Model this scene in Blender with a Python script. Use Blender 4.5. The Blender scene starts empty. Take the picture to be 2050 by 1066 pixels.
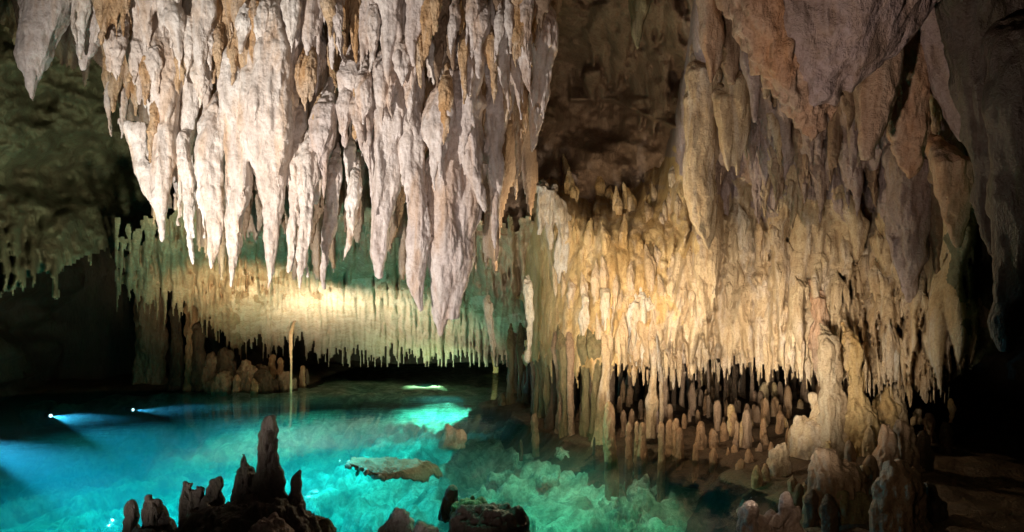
import bpy, math, random
import numpy as np
from mathutils import Vector

S = bpy.context.scene
# ------------------------------------------------------------------ camera
F = 1336.0            # focal length in photo pixels (photo is 2050 wide)
HZ = 640.0            # horizon row of the photo
CAMH = 2.0            # camera height over the water, metres
cam_d = bpy.data.cameras.new("camera"); cam = bpy.data.objects.new("camera", cam_d)
S.collection.objects.link(cam); S.camera = cam
cam.location = (0, 0, CAMH); cam.rotation_euler = (math.radians(90), 0, 0)
cam_d.sensor_width = 36; cam_d.lens = 36*F/2050; cam_d.shift_y = (HZ-533)/2050
cam_d.clip_start = .05; cam_d.clip_end = 200

def P(px, py, Y):
    return Vector(((px-1025)/F*Y, Y, CAMH-(py-HZ)/F*Y))

# ------------------------------------------------------------------ world, render
W = bpy.data.worlds.new("World"); S.world = W; W.use_nodes = True
bg = W.node_tree.nodes['Background']; bg.inputs[0].default_value = (.25, .32, .30, 1); bg.inputs[1].default_value = .012
S.view_settings.view_transform = 'Standard'; S.view_settings.look = 'None'
S.view_settings.gamma = 1; S.view_settings.exposure = 0
C = S.cycles
C.use_denoising = True; C.max_bounces = 8; C.diffuse_bounces = 3; C.glossy_bounces = 2
C.transparent_max_bounces = 12; C.volume_bounces = 1; C.sample_clamp_indirect = 4; C.caustics_reflective = False
C.blur_glossy = 1

# ------------------------------------------------------------------ lamps of the show cave, and unseen fill lamps added
def spot(name, loc, aim, power, deg, col, size=.12, blend=.6):
    d = bpy.data.lights.new(name, 'SPOT'); d.energy = power; d.spot_size = math.radians(deg); d.spot_blend = blend
    d.color = col; d.shadow_soft_size = size
    o = bpy.data.objects.new(name, d); S.collection.objects.link(o)
    o.location = loc; o.rotation_euler = (Vector(aim)-Vector(loc)).to_track_quat('-Z', 'Y').to_euler()
    return o
def bulb(name, loc, power, col, size=.2):
    d = bpy.data.lights.new(name, 'POINT'); d.energy = power; d.color = col; d.shadow_soft_size = size
    o = bpy.data.objects.new(name, d); S.collection.objects.link(o); o.location = loc; d.specular_factor = 0
    return o
spot("curtain_floodlight", (-4.3, 2.3, .5), P(590, 365, 7.6), 2900, 66, (1, .955, .90), .08, 1).data.specular_factor = .15
spot("curtain_fill", (-.4, 3.0, .35), P(850, 400, 8), 330, 66, (1, .90, .88), .15, 1)  # added unseen fill for the dark gaps in the curtain
spot("right_wall_floodlight", (1.3, 4.4, 1.1), P(1430, 560, 11), 480, 60, (1, .88, .74), .5, 1)
spot("right_wall_floodlight", (1.3, 4.6, .9), P(1250, 665, 11), 1400, 34, (1, .90, .72), .3, 1)
spot("right_wall_floodlight", (1.6, 4.6, .9), P(1480, 665, 11), 2200, 36, (1, .90, .72), .3, 1)
spot("right_wall_floodlight", (1.6, 4.6, .9), P(1700, 655, 10), 800, 36, (1, .86, .66), .3, 1)
spot("golden_wall_floodlight", (-.3, 6.8, .7), P(1170, 640, 11), 400, 50, (1, .84, .58), .3, 1)
spot("camera_side_fill", (.3, -1, 2.6), (-1.2, 9, 4.2), 200, 62, (1, .84, .70), 1.0, 1)  # added soft fill from behind the camera, lifts the shadows
spot("bank_floodlight", (1.2, 3.2, 1.5), P(1540, 850, 8.5), 45, 60, (1, .76, .48), .12, 1)
spot("back_ceiling_floodlight", (-5.0, 14.6, .3), P(730, 640, 18), 1700, 90, (1, .86, .64), .2, 1)
spot("back_ceiling_floodlight", (-5.2, 12.2, .4), P(500, 600, 16), 1700, 64, (1, .72, .42), .2, 1)
spot("upper_right_floodlight", (-.6, 2.4, .5), P(1640, 120, 6), 700, 50, (1, .80, .68), .12, 1)
bulb("recess_fill", (1.0, 9.2, 2.6), 210, (1, .78, .5), 0)  # added unseen lamp in place of light spilling into the recess
spot("left_wall_fill", (-2.6, 6.6, .5), P(80, 330, 12.5), 2600, 56, (.90, .88, .56), .2, 1)  # added unseen fill in place of light reflected off the water
bulb("green_right_fill", (4.7, 6.0, 2.9), 1.5, (.38, .8, .22), 0)  # added unseen lamp, tints the right edge green
bulb("teal_left_fill", (-9.4, 10.0, 1.3), 60, (.3, .9, .6), 0)  # added unseen lamp, tints the lower left wall teal
bulb("foreground_fill", (-.9, 2.4, 1.3), .9, (1, .75, .5), 0)  # added weak fill near the camera for the foreground stalagmites
# unseen tinted lamps added over the pool to light the water
for loc, pw, col in [((-5.2, 8.0, 2.0), 1500, (.06, .72, .92)), ((-2.6, 9.4, 1.9), 750, (.10, .92, .90)), ((-4.8, 13.0, 1.6), 1500, (.10, .80, .90)), ((-2.8, 13.8, 1.5), 800, (.15, .95, .85)), ((-2.8, 11.7, 1.6), 420, (.30, 1, .80)), ((.4, 9.2, 1.8), 210, (.20, 1, .60)),
                     ((1.4, 7.4, 1.7), 150, (.12, 1, .5)), ((-4.4, 5.4, 1.8), 200, (.12, .9, .95)), ((-.3, 6.0, 1.4), 50, (.12, 1, .6)), ((-2.6, 20.5, .6), 300, (.6, 1, .5)), ((-7.4, 12.6, 1.2), 420, (.25, .9, .5)), ((-6.5, 10.5, 1.5), 550, (.1, .78, .9)), ((-8.6, 12.2, 1.5), 500, (.12, .8, .8)), ((-6.6, 15.6, 1.3), 500, (.3, .95, .6)), ((-3.6, 6.4, 1.4), 160, (.12, .95, .75)), ((-1.8, 17.2, .8), 1300, (.40, 1, .75)), ((-5.5, 16.5, 1.6), 260, (.3, .95, .6))]:
    o = spot("pool_fill", loc, (loc[0], loc[1], -1), pw, 112, col, 0, 1); o.data.specular_factor = 0
for a, b, pw, cn in [((-5.2, 13.6, .7), (-4.4, 20, -.2), 2600, 40), ((-3.2, 14.6, .7), (-2.0, 21, -.2), 2600, 36), ((-1.4, 15.6, .7), (-1.6, 26, .0), 1500, 24)]:
    o = spot("far_pool_fill", a, b, pw, cn, (.55, 1, .62), 0, 1); o.data.specular_factor = 0  # added unseen lamps that brighten the far water
# lamps under water
UW = [(P(105, 819, 14.9), P(560, 850, 11)), (P(272, 807, 15.9), P(800, 800, 15)), (P(500, 779, 19), P(800, 790, 17)), (P(-60, 868, 11.7), P(420, 930, 8.5))]
UWP = [3400, 2000, 1400, 4000]
for k, (a, b) in enumerate(UW):
    a = Vector((a.x, a.y, -.16)); b = Vector((b.x, b.y, -.40))
    spot("underwater_spotlight", a, b, UWP[k], 22, (.40, .66, 1), 0, .6)
# ------------------------------------------------------------------ numpy noise
def _h(ix, iy, iz, sd):
    n = (ix*374761393 + iy*668265263 + iz*2147483647 + sd*1274126177) & 0xffffffff
    n = ((n ^ (n >> 13))*1274126177) & 0xffffffff
    n = ((n ^ (n >> 16))*2246822519) & 0xffffffff
    return ((n ^ (n >> 15)) & 0xffff)/32767.5-1
def noise(x, y, z, sd=0):
    x, y, z = np.broadcast_arrays(np.asarray(x, float), np.asarray(y, float), np.asarray(z, float))
    X = np.floor(x).astype(np.int64); Yi = np.floor(y).astype(np.int64); Z = np.floor(z).astype(np.int64)
    u = x-X; v = y-Yi; w = z-Z
    u = u*u*u*(u*(u*6-15)+10); v = v*v*v*(v*(v*6-15)+10); w = w*w*w*(w*(w*6-15)+10)
    r = 0
    for a in (0, 1):
        for b in (0, 1):
            for c in (0, 1):
                r = r + _h(X+a, Yi+b, Z+c, sd)*(u if a else 1-u)*(v if b else 1-v)*(w if c else 1-w)
    return r
def fbm(x, y, z, sd=0, oc=4, g=.5):
    r = 0; a = 1; f = 1
    for k in range(oc):
        r = r+a*noise(np.asarray(x)*f, np.asarray(y)*f, np.asarray(z)*f, sd+k*17); a *= g; f *= 2.03
    return r

# ------------------------------------------------------------------ object helpers
def tag(o, label=None, cat=None, group=None, kind=None):
    if label: o['label'] = label
    if cat: o['category'] = cat
    if group: o['group'] = group
    if kind: o['kind'] = kind
    return o
def link(name, me, mat=None, parent=None, loc=None):
    o = bpy.data.objects.new(name, me); S.collection.objects.link(o)
    if mat and not me.materials: me.materials.append(mat)
    if parent: o.parent = parent
    if loc is not None: o.location = loc
    return o
def mesh_np(name, V, Fq, smooth=True):
    me = bpy.data.meshes.new(name); V = np.asarray(V, np.float32); Fq = np.asarray(Fq, np.int32)
    me.vertices.add(len(V)); me.vertices.foreach_set('co', V.ravel())
    n, k = Fq.shape
    me.loops.add(n*k); me.loops.foreach_set('vertex_index', Fq.ravel())
    me.polygons.add(n); me.polygons.foreach_set('loop_start', np.arange(n)*k)
    me.update(calc_edges=True)
    if smooth: me.shade_smooth()
    me.validate(); return me
class TB:       # tubes gathered into one rough mesh
    def __init__(s): s.v = []; s.f = []; s.n = 0
    def tube(s, pts, n=18, ey=1.0, flute=0, ph=0):
        """pts: (x,y,z,r)"""
        pts = np.asarray(pts, float); m = len(pts)
        th = np.arange(n)*2*math.pi/n
        b = s.n
        for k in range(m):
            x, y, z, r = pts[k]
            rr = r*(1+flute*np.sin(th*5+ph)+flute*.6*np.sin(th*3+ph*2.1+k*.1))
            s.v.append(np.stack([x+rr*np.cos(th), y+rr*np.sin(th)*ey, np.full(n, z)], 1))
        for k in range(m-1):
            for j in range(n):
                a = b+k*n+j; c = b+k*n+(j+1) % n
                s.f.append((a, c, c+n, a+n))
        s.v.append(pts[[0, -1], :3]); c0 = b+m*n; c1 = c0+1
        for j in range(n):
            s.f.append((b+(j+1) % n, b+j, c0)); s.f.append((b+(m-1)*n+j, b+(m-1)*n+(j+1) % n, c1))
        s.n = c1+1
    def ball(s, c, r, e=(1, 1, 1), n=14):
        """rough rounded lump"""
        q = [(math.sin(t)*r, math.cos(t)*r) for t in np.linspace(.12, math.pi-.12, 9)]
        b = s.n; th = np.arange(n)*2*math.pi/n
        for rr, zz in q: s.v.append(np.stack([c[0]+rr*np.cos(th)*e[0], c[1]+rr*np.sin(th)*e[1], np.full(n, c[2]+zz*e[2])], 1))
        m = len(q)
        for k in range(m-1):
            for j in range(n):
                a = b+k*n+j; d = b+k*n+(j+1) % n; s.f.append((d, a, a+n, d+n))
        s.f.append(tuple(range(b, b+n))); s.f.append(tuple(reversed(range(b+(m-1)*n, b+m*n))))
        s.n = b+m*n
    def finish(s, name, vox, sm=3, amp=.01, sc=.15, fine=.004, fsc=.03, flute=.0, fl=.06, sd=0):
        me = bpy.data.meshes.new('rough'); me.from_pydata(np.concatenate(s.v).tolist(), [], s.f)
        o = bpy.data.objects.new('rough', me); S.collection.objects.link(o)
        a = o.modifiers.new('r', 'REMESH'); a.mode = 'VOXEL'; a.voxel_size = vox
        if sm:
            a = o.modifiers.new('s', 'SMOOTH'); a.factor = .5; a.iterations = sm
        dg = bpy.context.evaluated_depsgraph_get(); dg.update()
        m2 = bpy.data.meshes.new_from_object(o.evaluated_get(dg))
        bpy.data.objects.remove(o); bpy.data.meshes.remove(me)
        m2.name = name; n = len(m2.vertices)
        co = np.empty(n*3, np.float32); m2.vertices.foreach_get('co', co); co = co.reshape(-1, 3).astype(float)
        no = np.empty(n*3, np.float32); m2.vertex_normals.foreach_get('vector', no); no = no.reshape(-1, 3)
        x, y, z = co.T
        d = amp*fbm(x/sc, y/sc, z/sc*.45, sd, 3)+amp*.9*(np.abs(fbm(x/sc*1.7, y/sc*1.7, z/sc*.65, sd+3, 2))-.35)
        if fine: d = d+fine*fbm(x/fsc, y/fsc, z/fsc*.7, sd+5, 2)
        if flute: d = d+flute*noise(x/fl, y/fl, z/fl*.16, sd+9)
        co = co+no*d[:, None]
        m2.vertices.foreach_set('co', co.astype(np.float32).ravel()); m2.update(); m2.shade_smooth()
        return m2

def drip_profile(L, w, rs, sharp=.8, lumps=1.0):
    n = max(8, int(L/.035)); s = np.linspace(0, 1, n)
    r = w/2*((1-s)**sharp)*(.86+.14*np.cos(s*3)) + .006
    for _ in range(int(2+L*3)):                        # swellings that hang like skirts
        c = rs.uniform(.05, .92); a = rs.uniform(.05, .2)*lumps; wd = rs.uniform(.05, .16)
        t = (s-c)/wd; r = r*(1+a*np.where(t < 0, np.exp(-t*t*.4), np.exp(-t*t*3)))
    return s, r
def add_drip(tb, x, y, z, L, w, rs, sharp=.8, lumps=1., side=1., lean=0., up=0.15, depth=0, flat=.85):
    s, r = drip_profile(L, w, rs, sharp, lumps)
    kn = max(3, int(L/(w*.8))+2); kp = np.linspace(0, 1, kn)
    def wand(a):
        v = np.cumsum([rs.gauss(0, 1) for _ in kp])*w*a; v = v-v[0]; c = np.interp(s, kp, v); kk = max(1, len(s)//kn)
        return np.convolve(np.pad(c, kk, 'edge'), np.ones(2*kk+1)/(2*kk+1), 'valid')
    wx = wand(.11); wy = wand(.10)
    X = x+wx+lean*s*L; Z = z-s*L
    r0 = r[0]
    pts = [(x, y+r0*1.3+up*.3, z+up+r0*2.2, r0*.12), (x, y+r0*.8+up*.15, z+up*.7+r0*1.3, r0*.5), (x, y+r0*.3, z+up*.4+r0*.5, r0*.86)]+list(zip(X, y+wy, Z, r))
    tb.tube(pts, 16, flat, .06, rs.uniform(0, 6))
    if depth < 2:
        for _ in range(int(side*L/w*.9+.5)):
            c = rs.uniform(.02, .8)**1.1; k = int(c*(len(s)-1)); rr = r[k]
            if rr < .02: continue
            th = rs.uniform(-math.pi*1.05, .05*math.pi)      # mostly towards the viewer and the sides
            off = rr*rs.uniform(.5, .95)
            l2 = min(L*(1-c)*.8, rs.uniform(1.6, 6.0)*rr)
            add_drip(tb, X[k]+math.cos(th)*off, y+math.sin(th)*off*flat, Z[k], l2, rr*rs.uniform(.35, .85), rs, .75, lumps*.7, side*.5, lean*.3, rr*.8, depth+1)

# ------------------------------------------------------------------ materials
def rock(name, c1, c2, c3, sc=1.0, rough=.62, bump=.6, streak=1., c3amt=.45, spec=.35, coat=0, speck=.75):
    m = bpy.data.materials.new(name); m.use_nodes = True; nt = m.node_tree; N = nt.nodes; L = nt.links
    b = N['Principled BSDF']; b.inputs['Specular IOR Level'].default_value = spec
    geo = N.new('ShaderNodeNewGeometry')
    mp = N.new('ShaderNodeMapping'); mp.inputs['Scale'].default_value = (1, 1, .22*streak); L.new(geo.outputs['Position'], mp.inputs[0])
    def nz(scale, det, vec, rgh=.6, dist=0):
        t = N.new('ShaderNodeTexNoise'); t.inputs['Scale'].default_value = scale*sc; t.inputs['Detail'].default_value = det
        t.inputs['Roughness'].default_value = rgh; t.inputs['Distortion'].default_value = dist
        L.new(vec, t.inputs['Vector']); return t
    def ramp(src, a, bb):
        r = N.new('ShaderNodeMapRange'); r.inputs[1].default_value = a; r.inputs[2].default_value = bb; L.new(src, r.inputs[0]); return r.outputs[0]
    def mix(f, a, bb, mode='MIX'):
        x = N.new('ShaderNodeMix'); x.data_type = 'RGBA'; x.blend_type = mode
        if isinstance(f, float): x.inputs[0].default_value = f
        else: L.new(f, x.inputs[0])
        for i, q in ((6, a), (7, bb)):
            if isinstance(q, tuple): x.inputs[i].default_value = (*q, 1)
            else: L.new(q, x.inputs[i])
        return x.outputs[2]
    n1 = nz(2.2, 4, mp.outputs[0], .6, .6); n2 = nz(2.6, 5, geo.outputs['Position'], .65, .4); n3 = nz(28, 3, geo.outputs['Position'], .7)
    n4 = nz(13, 3, mp.outputs[0], .6, .3)
    c = mix(ramp(n1.outputs[0], .38, .62), c1, c2)
    f3 = N.new('ShaderNodeMath'); f3.operation = 'MULTIPLY'; n6 = nz(3.4, 4, mp.outputs[0], .6, 1.2); L.new(ramp(n6.outputs[0], .48, .70), f3.inputs[0]); f3.inputs[1].default_value = c3amt
    c = mix(f3.outputs[0], c, c3)
    dk = mix(ramp(n4.outputs[0], .30, .52), (.62, .54, .46), (1., 1., 1.))
    c = mix(speck, c, dk, 'MULTIPLY')
    dk = mix(ramp(n3.outputs[0], .30, .55), (.62, .56, .50), (1., 1., 1.))
    c = mix(speck, c, dk, 'MULTIPLY')
    n5 = nz(80, 3, geo.outputs['Position'], .7); dk = mix(ramp(n5.outputs[0], .30, .5), (.66, .60, .55), (1., 1., 1.)); c = mix(speck*.8, c, dk, 'MULTIPLY')
    L.new(c, b.inputs['Base Color'])
    rr = N.new('ShaderNodeMapRange'); rr.inputs[3].default_value = rough-.18; rr.inputs[4].default_value = rough+.15; L.new(n2.outputs[0], rr.inputs[0]); L.new(rr.outputs[0], b.inputs['Roughness'])
    ad = N.new('ShaderNodeMath'); ad.operation = 'ADD'; L.new(n3.outputs[0], ad.inputs[0])
    m2 = N.new('ShaderNodeMath'); m2.operation = 'MULTIPLY'; m2.inputs[1].default_value = 1.6; L.new(n4.outputs[0], m2.inputs[0]); L.new(m2.outputs[0], ad.inputs[1])
    bp = N.new('ShaderNodeBump'); bp.inputs['Strength'].default_value = bump; bp.inputs['Distance'].default_value = .05; a5 = N.new('ShaderNodeMath'); a5.operation = 'MULTIPLY_ADD'; L.new(n5.outputs[0], a5.inputs[0]); a5.inputs[1].default_value = .35; L.new(ad.outputs[0], a5.inputs[2]); L.new(a5.outputs[0], bp.inputs['Height'])
    L.new(bp.outputs[0], b.inputs['Normal'])
    return m
M = dict(
    pale=rock('pale_calcite', (.74, .68, .62), (.60, .50, .43), (.56, .32, .14), 1, c3amt=.6, speck=.55, bump=.42),
    curtain=rock('curtain_backing_calcite', (.42, .32, .24), (.26, .17, .11), (.42, .26, .12), 1.2, c3amt=.6),
    lilac=rock('lilac_calcite', (.66, .58, .53), (.50, .41, .37), (.48, .28, .14), 1, c3amt=.55, speck=.6, bump=.42),
    ochre=rock('ochre_calcite', (.58, .41, .25), (.50, .28, .12), (.64, .55, .46), 1.5, c3amt=.7),
    brown=rock('brown_limestone', (.30, .20, .13), (.20, .13, .08), (.36, .26, .18), 1),
    tan=rock('tan_flowstone', (.50, .38, .24), (.40, .28, .16), (.50, .45, .42), 1.2, c3amt=.5),
    golden=rock('golden_flowstone', (.55, .40, .20), (.42, .27, .11), (.56, .50, .44), 1.2, c3amt=.35),
    white=rock('white_flowstone', (.54, .51, .47), (.42, .37, .31), (.46, .34, .22), 2.4),
    orange=rock('orange_flowstone', (.40, .29, .21), (.42, .23, .12), (.32, .24, .19), 1.2),
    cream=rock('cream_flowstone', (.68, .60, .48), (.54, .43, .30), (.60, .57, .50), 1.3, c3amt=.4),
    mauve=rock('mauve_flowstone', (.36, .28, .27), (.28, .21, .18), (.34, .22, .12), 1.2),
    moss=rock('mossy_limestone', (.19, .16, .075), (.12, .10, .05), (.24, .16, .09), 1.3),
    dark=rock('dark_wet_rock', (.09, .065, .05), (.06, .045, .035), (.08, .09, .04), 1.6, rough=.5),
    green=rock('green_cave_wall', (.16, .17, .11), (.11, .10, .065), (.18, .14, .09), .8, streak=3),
    peg=rock('peg_calcite', (.38, .23, .12), (.26, .15, .075), (.44, .32, .21), 1.6, c3amt=.5),
    pearl=rock('pearl_flowstone', (.56, .50, .42), (.46, .36, .24), (.58, .56, .54), 2.2, c3amt=.6),
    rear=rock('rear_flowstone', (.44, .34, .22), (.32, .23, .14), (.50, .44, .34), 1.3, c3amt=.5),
    bank=rock('muddy_bank_rock', (.10, .062, .036), (.06, .037, .022), (.055, .05, .025), 1.5, streak=4),
    sand=rock('pale_pool_sediment', (.66, .70, .58), (.22, .27, .20), (.07, .09, .06), 1.1, streak=3, c3amt=.8, rough=.8),
)
# ------------------------------------------------------------------ relief sheets of cave rock
def rbf(ctrl):
    c = np.array(ctrl, float); p = c[:, :2]/100; d = np.linalg.norm(p[:, None]-p[None], axis=2)
    A = np.zeros((len(c)+3,)*2); A[:len(c), :len(c)] = d; A[:len(c), len(c)] = 1; A[:len(c), len(c)+1:len(c)+3] = p
    A[len(c), :len(c)] = 1; A[len(c)+1:len(c)+3, :len(c)] = p.T
    b = np.zeros(len(c)+3); b[:len(c)] = c[:, 2]; w = np.linalg.solve(A, b)
    def f(x, y):
        x = np.asarray(x, float)/100; y = np.asarray(y, float)/100
        r = w[len(c)]+w[len(c)+1]*x+w[len(c)+2]*y
        for k in range(len(c)): r = r+w[k]*np.hypot(x-p[k, 0], y-p[k, 1])
        return r
    return f
class Sheet:
    def __init__(s, x0, x1, y0, y1, step, depth):
        s.x = np.arange(x0, x1+step, step, dtype=float); s.y = np.arange(y0, y1+step, step, dtype=float); s.st = step
        s.X, s.Yp = np.meshgrid(s.x, s.y); s.D = depth(s.X, s.Yp); s.R = np.zeros_like(s.X); s.M = np.ones_like(s.X, bool)
        s.depth = depth
    def noise(s, amp, sx, sy, sd=0, oc=4):
        s.R += amp*fbm(s.X/sx, s.Yp/sy, 3.3, sd, oc); return s
    def bottom(s, xs, ys, jag=8, sd=3):
        lim = np.interp(s.X, xs, ys)+jag*fbm(s.X/14, 0, 1.7, sd, 3)
        s.M &= s.Yp < lim; return s
    def keep(s, mask): s.M &= mask; return s
    def drips(s, n, box, wr, ratio, rs, lean=.4, env=None, order=True, tilt=0, off=.0, push=1.):
        L = []
        for _ in range(n):
            cx = rs.uniform(box[0], box[1]); cy = rs.uniform(box[2], box[3])
            if env and not env(cx, cy): continue
            w = rs.uniform(*wr); L.append((cy, cx, w, w*rs.uniform(*ratio)))
        L.sort()
        for cy, cx, w, l in L:
            i0 = int((cy-s.y[0])/s.st); i1 = int((cy+l-s.y[0])/s.st)+1
            j0 = int((cx-w-abs(tilt)*l-s.x[0])/s.st); j1 = int((cx+w+abs(tilt)*l-s.x[0])/s.st)+2
            i0 = max(i0, 0); i1 = min(i1, len(s.y)); j0 = max(j0, 0); j1 = min(j1, len(s.x))
            if i1-i0 < 2 or j1-j0 < 2: continue
            X = s.X[i0:i1, j0:j1]; Y = s.Yp[i0:i1, j0:j1]; t = np.clip((Y-cy)/l, 0, 1)
            q = s.D[i0, j0]/F                      # metres per pixel here
            ph = rs.uniform(0, 6); wob = w*.10*np.sin(t*rs.uniform(3, 8)+ph)+tilt*(Y-cy)*rs.uniform(.3, 1)
            r = w/2*np.minimum(1, .45+t/.2)**.5*(1-t)**rs.uniform(.5, .9)*(1+.16*np.sin(t*rs.uniform(8, 16)+ph))
            h2 = r*r-(X-cx-wob)**2; ok = h2 > 0
            base = .72*s.R[i0, min(max(int((cx-s.x[0])/s.st), 0), len(s.x)-1)]
            R = s.R[i0:i1, j0:j1]; mm = s.M[i0:i1, j0:j1]
            sm = np.clip(t*2.5, 0, 1); sm = sm*sm*(3-2*sm); bb = np.where(mm, R, base)*(1-sm)+base*sm
            if getattr(s, 'top', None) is not None: ok = ok & (mm | (Y > s.top[i0:i1, j0:j1]+6))
            h = np.sqrt(np.maximum(h2, 0))*q*push*(.15+.85*sm)+bb+lean*w*q*t
            R[ok & (h > R)] = h[ok & (h > R)]; R[ok & ~mm] = h[ok & ~mm]; mm[ok] = True
        return s
    def build(s, name, mat, **kw):
        Rp = s.R; Rb = (Rp*2+np.roll(Rp, 1, 0)+np.roll(Rp, -1, 0)+np.roll(Rp, 1, 1)+np.roll(Rp, -1, 1))/6
        Dp = s.D-Rb
        V = np.stack([(s.X-1025)/F*Dp, Dp, CAMH-(s.Yp-HZ)/F*Dp], 2).reshape(-1, 3)
        nx = len(s.x); ny = len(s.y); idx = np.arange(nx*ny).reshape(ny, nx)
        m = s.M[:-1, :-1] & s.M[1:, :-1] & s.M[:-1, 1:] & s.M[1:, 1:]
        if getattr(s, 'FM', None) is not None: m = m & s.FM
        Q = np.stack([idx[:-1, :-1][m], idx[1:, :-1][m], idx[1:, 1:][m], idx[:-1, 1:][m]], 1)
        used = np.unique(Q); re = -np.ones(nx*ny, int); re[used] = np.arange(len(used))
        me = mesh_np(name, V[used], re[Q]); o = link(name, me, mat); tag(o, **kw); return o
    def front(s, px, py):      # depth of the finished surface at a pixel
        i = min(max(int((py-s.y[0])/s.st), 0), len(s.y)-1); j = min(max(int((px-s.x[0])/s.st), 0), len(s.x)-1)
        return float(s.D[i, j]-s.R[i, j])
rs = random.Random(7)

# backing rock of the white curtain (a low vault whose lip hangs over the pool)
dA = rbf([(-200, 0, 9.6), (60, 0, 8.6), (60, 180, 8.8), (400, 0, 7.9), (400, 400, 8.6), (700, 0, 8.0), (700, 450, 8.8), (950, 0, 8.2), (950, 450, 9.0), (1120, 0, 9.2), (1100, 300, 9.6), (1200, 0, 10)])
A = Sheet(-60, 1150, -180, 560, 3, lambda x, y: dA(x, y)+.35)
A.noise(.16, 80, 160, 1).noise(.05, 16, 60, 2, 3)
A.bottom([-60, 60, 130, 190, 260, 330, 420, 520, 600, 700, 800, 880, 960, 1030, 1080, 1120, 1150], [-20, 120, 130, 130, 200, 360, 400, 430, 400, 400, 450, 470, 400, 330, 150, 20, -40], 14)
A.drips(420, (60, 1100, -150, 360), (24, 70), (2.5, 5.5), rs, .25, push=1.2, env=lambda x, y: y < np.interp(x, [60, 190, 300, 420, 900, 1040, 1110], [-140, -80, 130, 300, 340, 220, -30]))
A.build('curtain_backing_rock', M['curtain'], kind='structure')

# left wall, green and dim, with the scalloped rim over the left cave
dB = rbf([(-300, -100, 11), (-300, 600, 9.5), (0, 0, 13), (0, 600, 11), (250, 100, 15), (250, 500, 16), (450, 500, 17), (500, 0, 16), (450, 300, 17), (100, 650, 12)])
B = Sheet(-260, 620, -200, 600, 4, dB)
B.noise(1.0, 170, 120, 21, 5).noise(.18, 40, 26, 22, 3)
B.bottom([-260, 0, 60, 110, 160, 210, 330, 400, 620], [660, 600, 560, 540, 520, 500, 500, 510, 500], 8)
B.drips(170, (-200, 190, 380, 570), (10, 30), (2, 5), rs, .8, env=lambda x, y: y < np.interp(x, [-200, 0, 60, 120, 200], [600, 590, 540, 520, 490]))
B.drips(130, (190, 420, 420, 490), (6, 16), (2, 4), rs, .8)
B.build('cave_wall', M['green'], kind='structure')

# back ceiling running down and away over the pool
dC = rbf([(150, 500, 14.5), (300, 560, 15), (300, 700, 19), (500, 480, 13.5), (500, 600, 16.5), (500, 700, 21), (700, 480, 13), (700, 600, 17), (700, 700, 23.5), (1000, 480, 13.6), (1000, 600, 15.4), (1000, 710, 21), (1120, 500, 14.6), (1120, 700, 16)])
Cc = Sheet(230, 1160, 300, 735, 1.6, dC)
Cc.keep(Cc.X > 262+22*fbm(0, Cc.Yp/28, 5, 15, 3))
Cc.keep((Cc.Yp > np.interp(Cc.X, [230, 300, 340, 420, 860, 960, 1040, 1160], [492, 488, 440, 300, 300, 440, 470, 560])+8*fbm(Cc.X/18, 0, 6, 12, 3)))
Cc.noise(.35, 90, 40, 31, 4)
Cc.bottom([230, 330, 420, 470, 540, 600, 640, 700, 800, 900, 1000, 1060, 1160], [570, 575, 640, 690, 665, 655, 680, 688, 690, 700, 705, 720, 730], 9)
Cc.drips(900, (230, 1150, 430, 610), (6, 18), (3, 8), rs, .9, off=0, env=lambda x, y: y < np.interp(x, [230, 330, 480, 1150], [555, 560, 640, 640]), push=3.2)
Cc.drips(2600, (400, 1150, 565, 690), (4, 10), (3, 11), rs, 2.2, env=lambda x, y: y < np.interp(x, [400, 470, 540, 600, 660, 800, 1000, 1150], [600, 650, 640, 630, 668, 672, 685, 700]), push=4.5)


# recess between curtain and right wall
dE = rbf([(980, -100, 12), (980, 450, 13), (1200, -100, 11), (1200, 60, 12.5), (1200, 200, 14.5), (1100, 300, 14.5), (1250, 260, 13.6), (1200, 370, 13.5), (1420, -50, 10), (1420, 200, 11), (1420, 420, 11.5), (1300, 120, 12.4)])
E = Sheet(940, 1480, -200, 470, 3, dE)
E.noise(.55, 120, 80, 41, 5).noise(.10, 24, 24, 42, 3)
E.R += .9*np.clip(1-np.abs((E.Yp-(205+.45*np.maximum(E.X-1230, 0)))/70), 0, 1)*(E.Yp < 205+.45*np.maximum(E.X-1230, 0)+40*0)*(E.X > 1140)
E.drips(60, (1180, 1440, -120, 200), (20, 50), (1.6, 3.4), rs, .6)
E.build('recess_wall', M['brown'], kind='structure')

# right flowstone mass
dD = rbf([(1040, 360, 11.2), (1120, 350, 11.0), (1250, 350, 12.4), (1350, 250, 11), (1400, 100, 9.6), (1500, 0, 8.6), (1600, 300, 9.4), (1900, 0, 7.2), (1900, 300, 8), (2100, 300, 6.4),
          (1050, 550, 12.6), (1200, 550, 11.6), (1400, 480, 10.8), (1600, 500, 10.2), (1800, 500, 9.2), (2000, 500, 7.6), (1050, 740, 12.4), (1200, 735, 11.0), (1400, 740, 11.2), (1600, 745, 9.8), (1750, 760, 8.6), (1900, 800, 8.4), (2100, 900, 7)])
def mr(xs, ys): return lambda x, y: y < np.interp(x, xs, ys)
D = Sheet(1030, 2140, -160, 960, 2, dD)
top = np.interp(D.X, [1030, 1060, 1110, 1160, 1230, 1330, 1370, 1400, 1420, 2140], [400, 360, 360, 395, 385, 300, 120, -100, -200, -200])+10*fbm(D.X/20, 0, 4.1, 9, 3)
lft = 1046+16*fbm(0, D.Yp/30, 7, 14, 3)+np.clip((D.Yp-560)*.06, -6, 10); D.keep((D.Yp > top) & (D.X > lft)); D.top = np.where(D.X > lft, top, 5000); D.D = D.D+2.4*np.exp(-np.clip(D.X-1040, 0, 400)/42); D.D = D.D+2.2*np.exp(-np.clip(D.Yp-top, 0, 400)/28)*(D.X < 1420)
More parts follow.
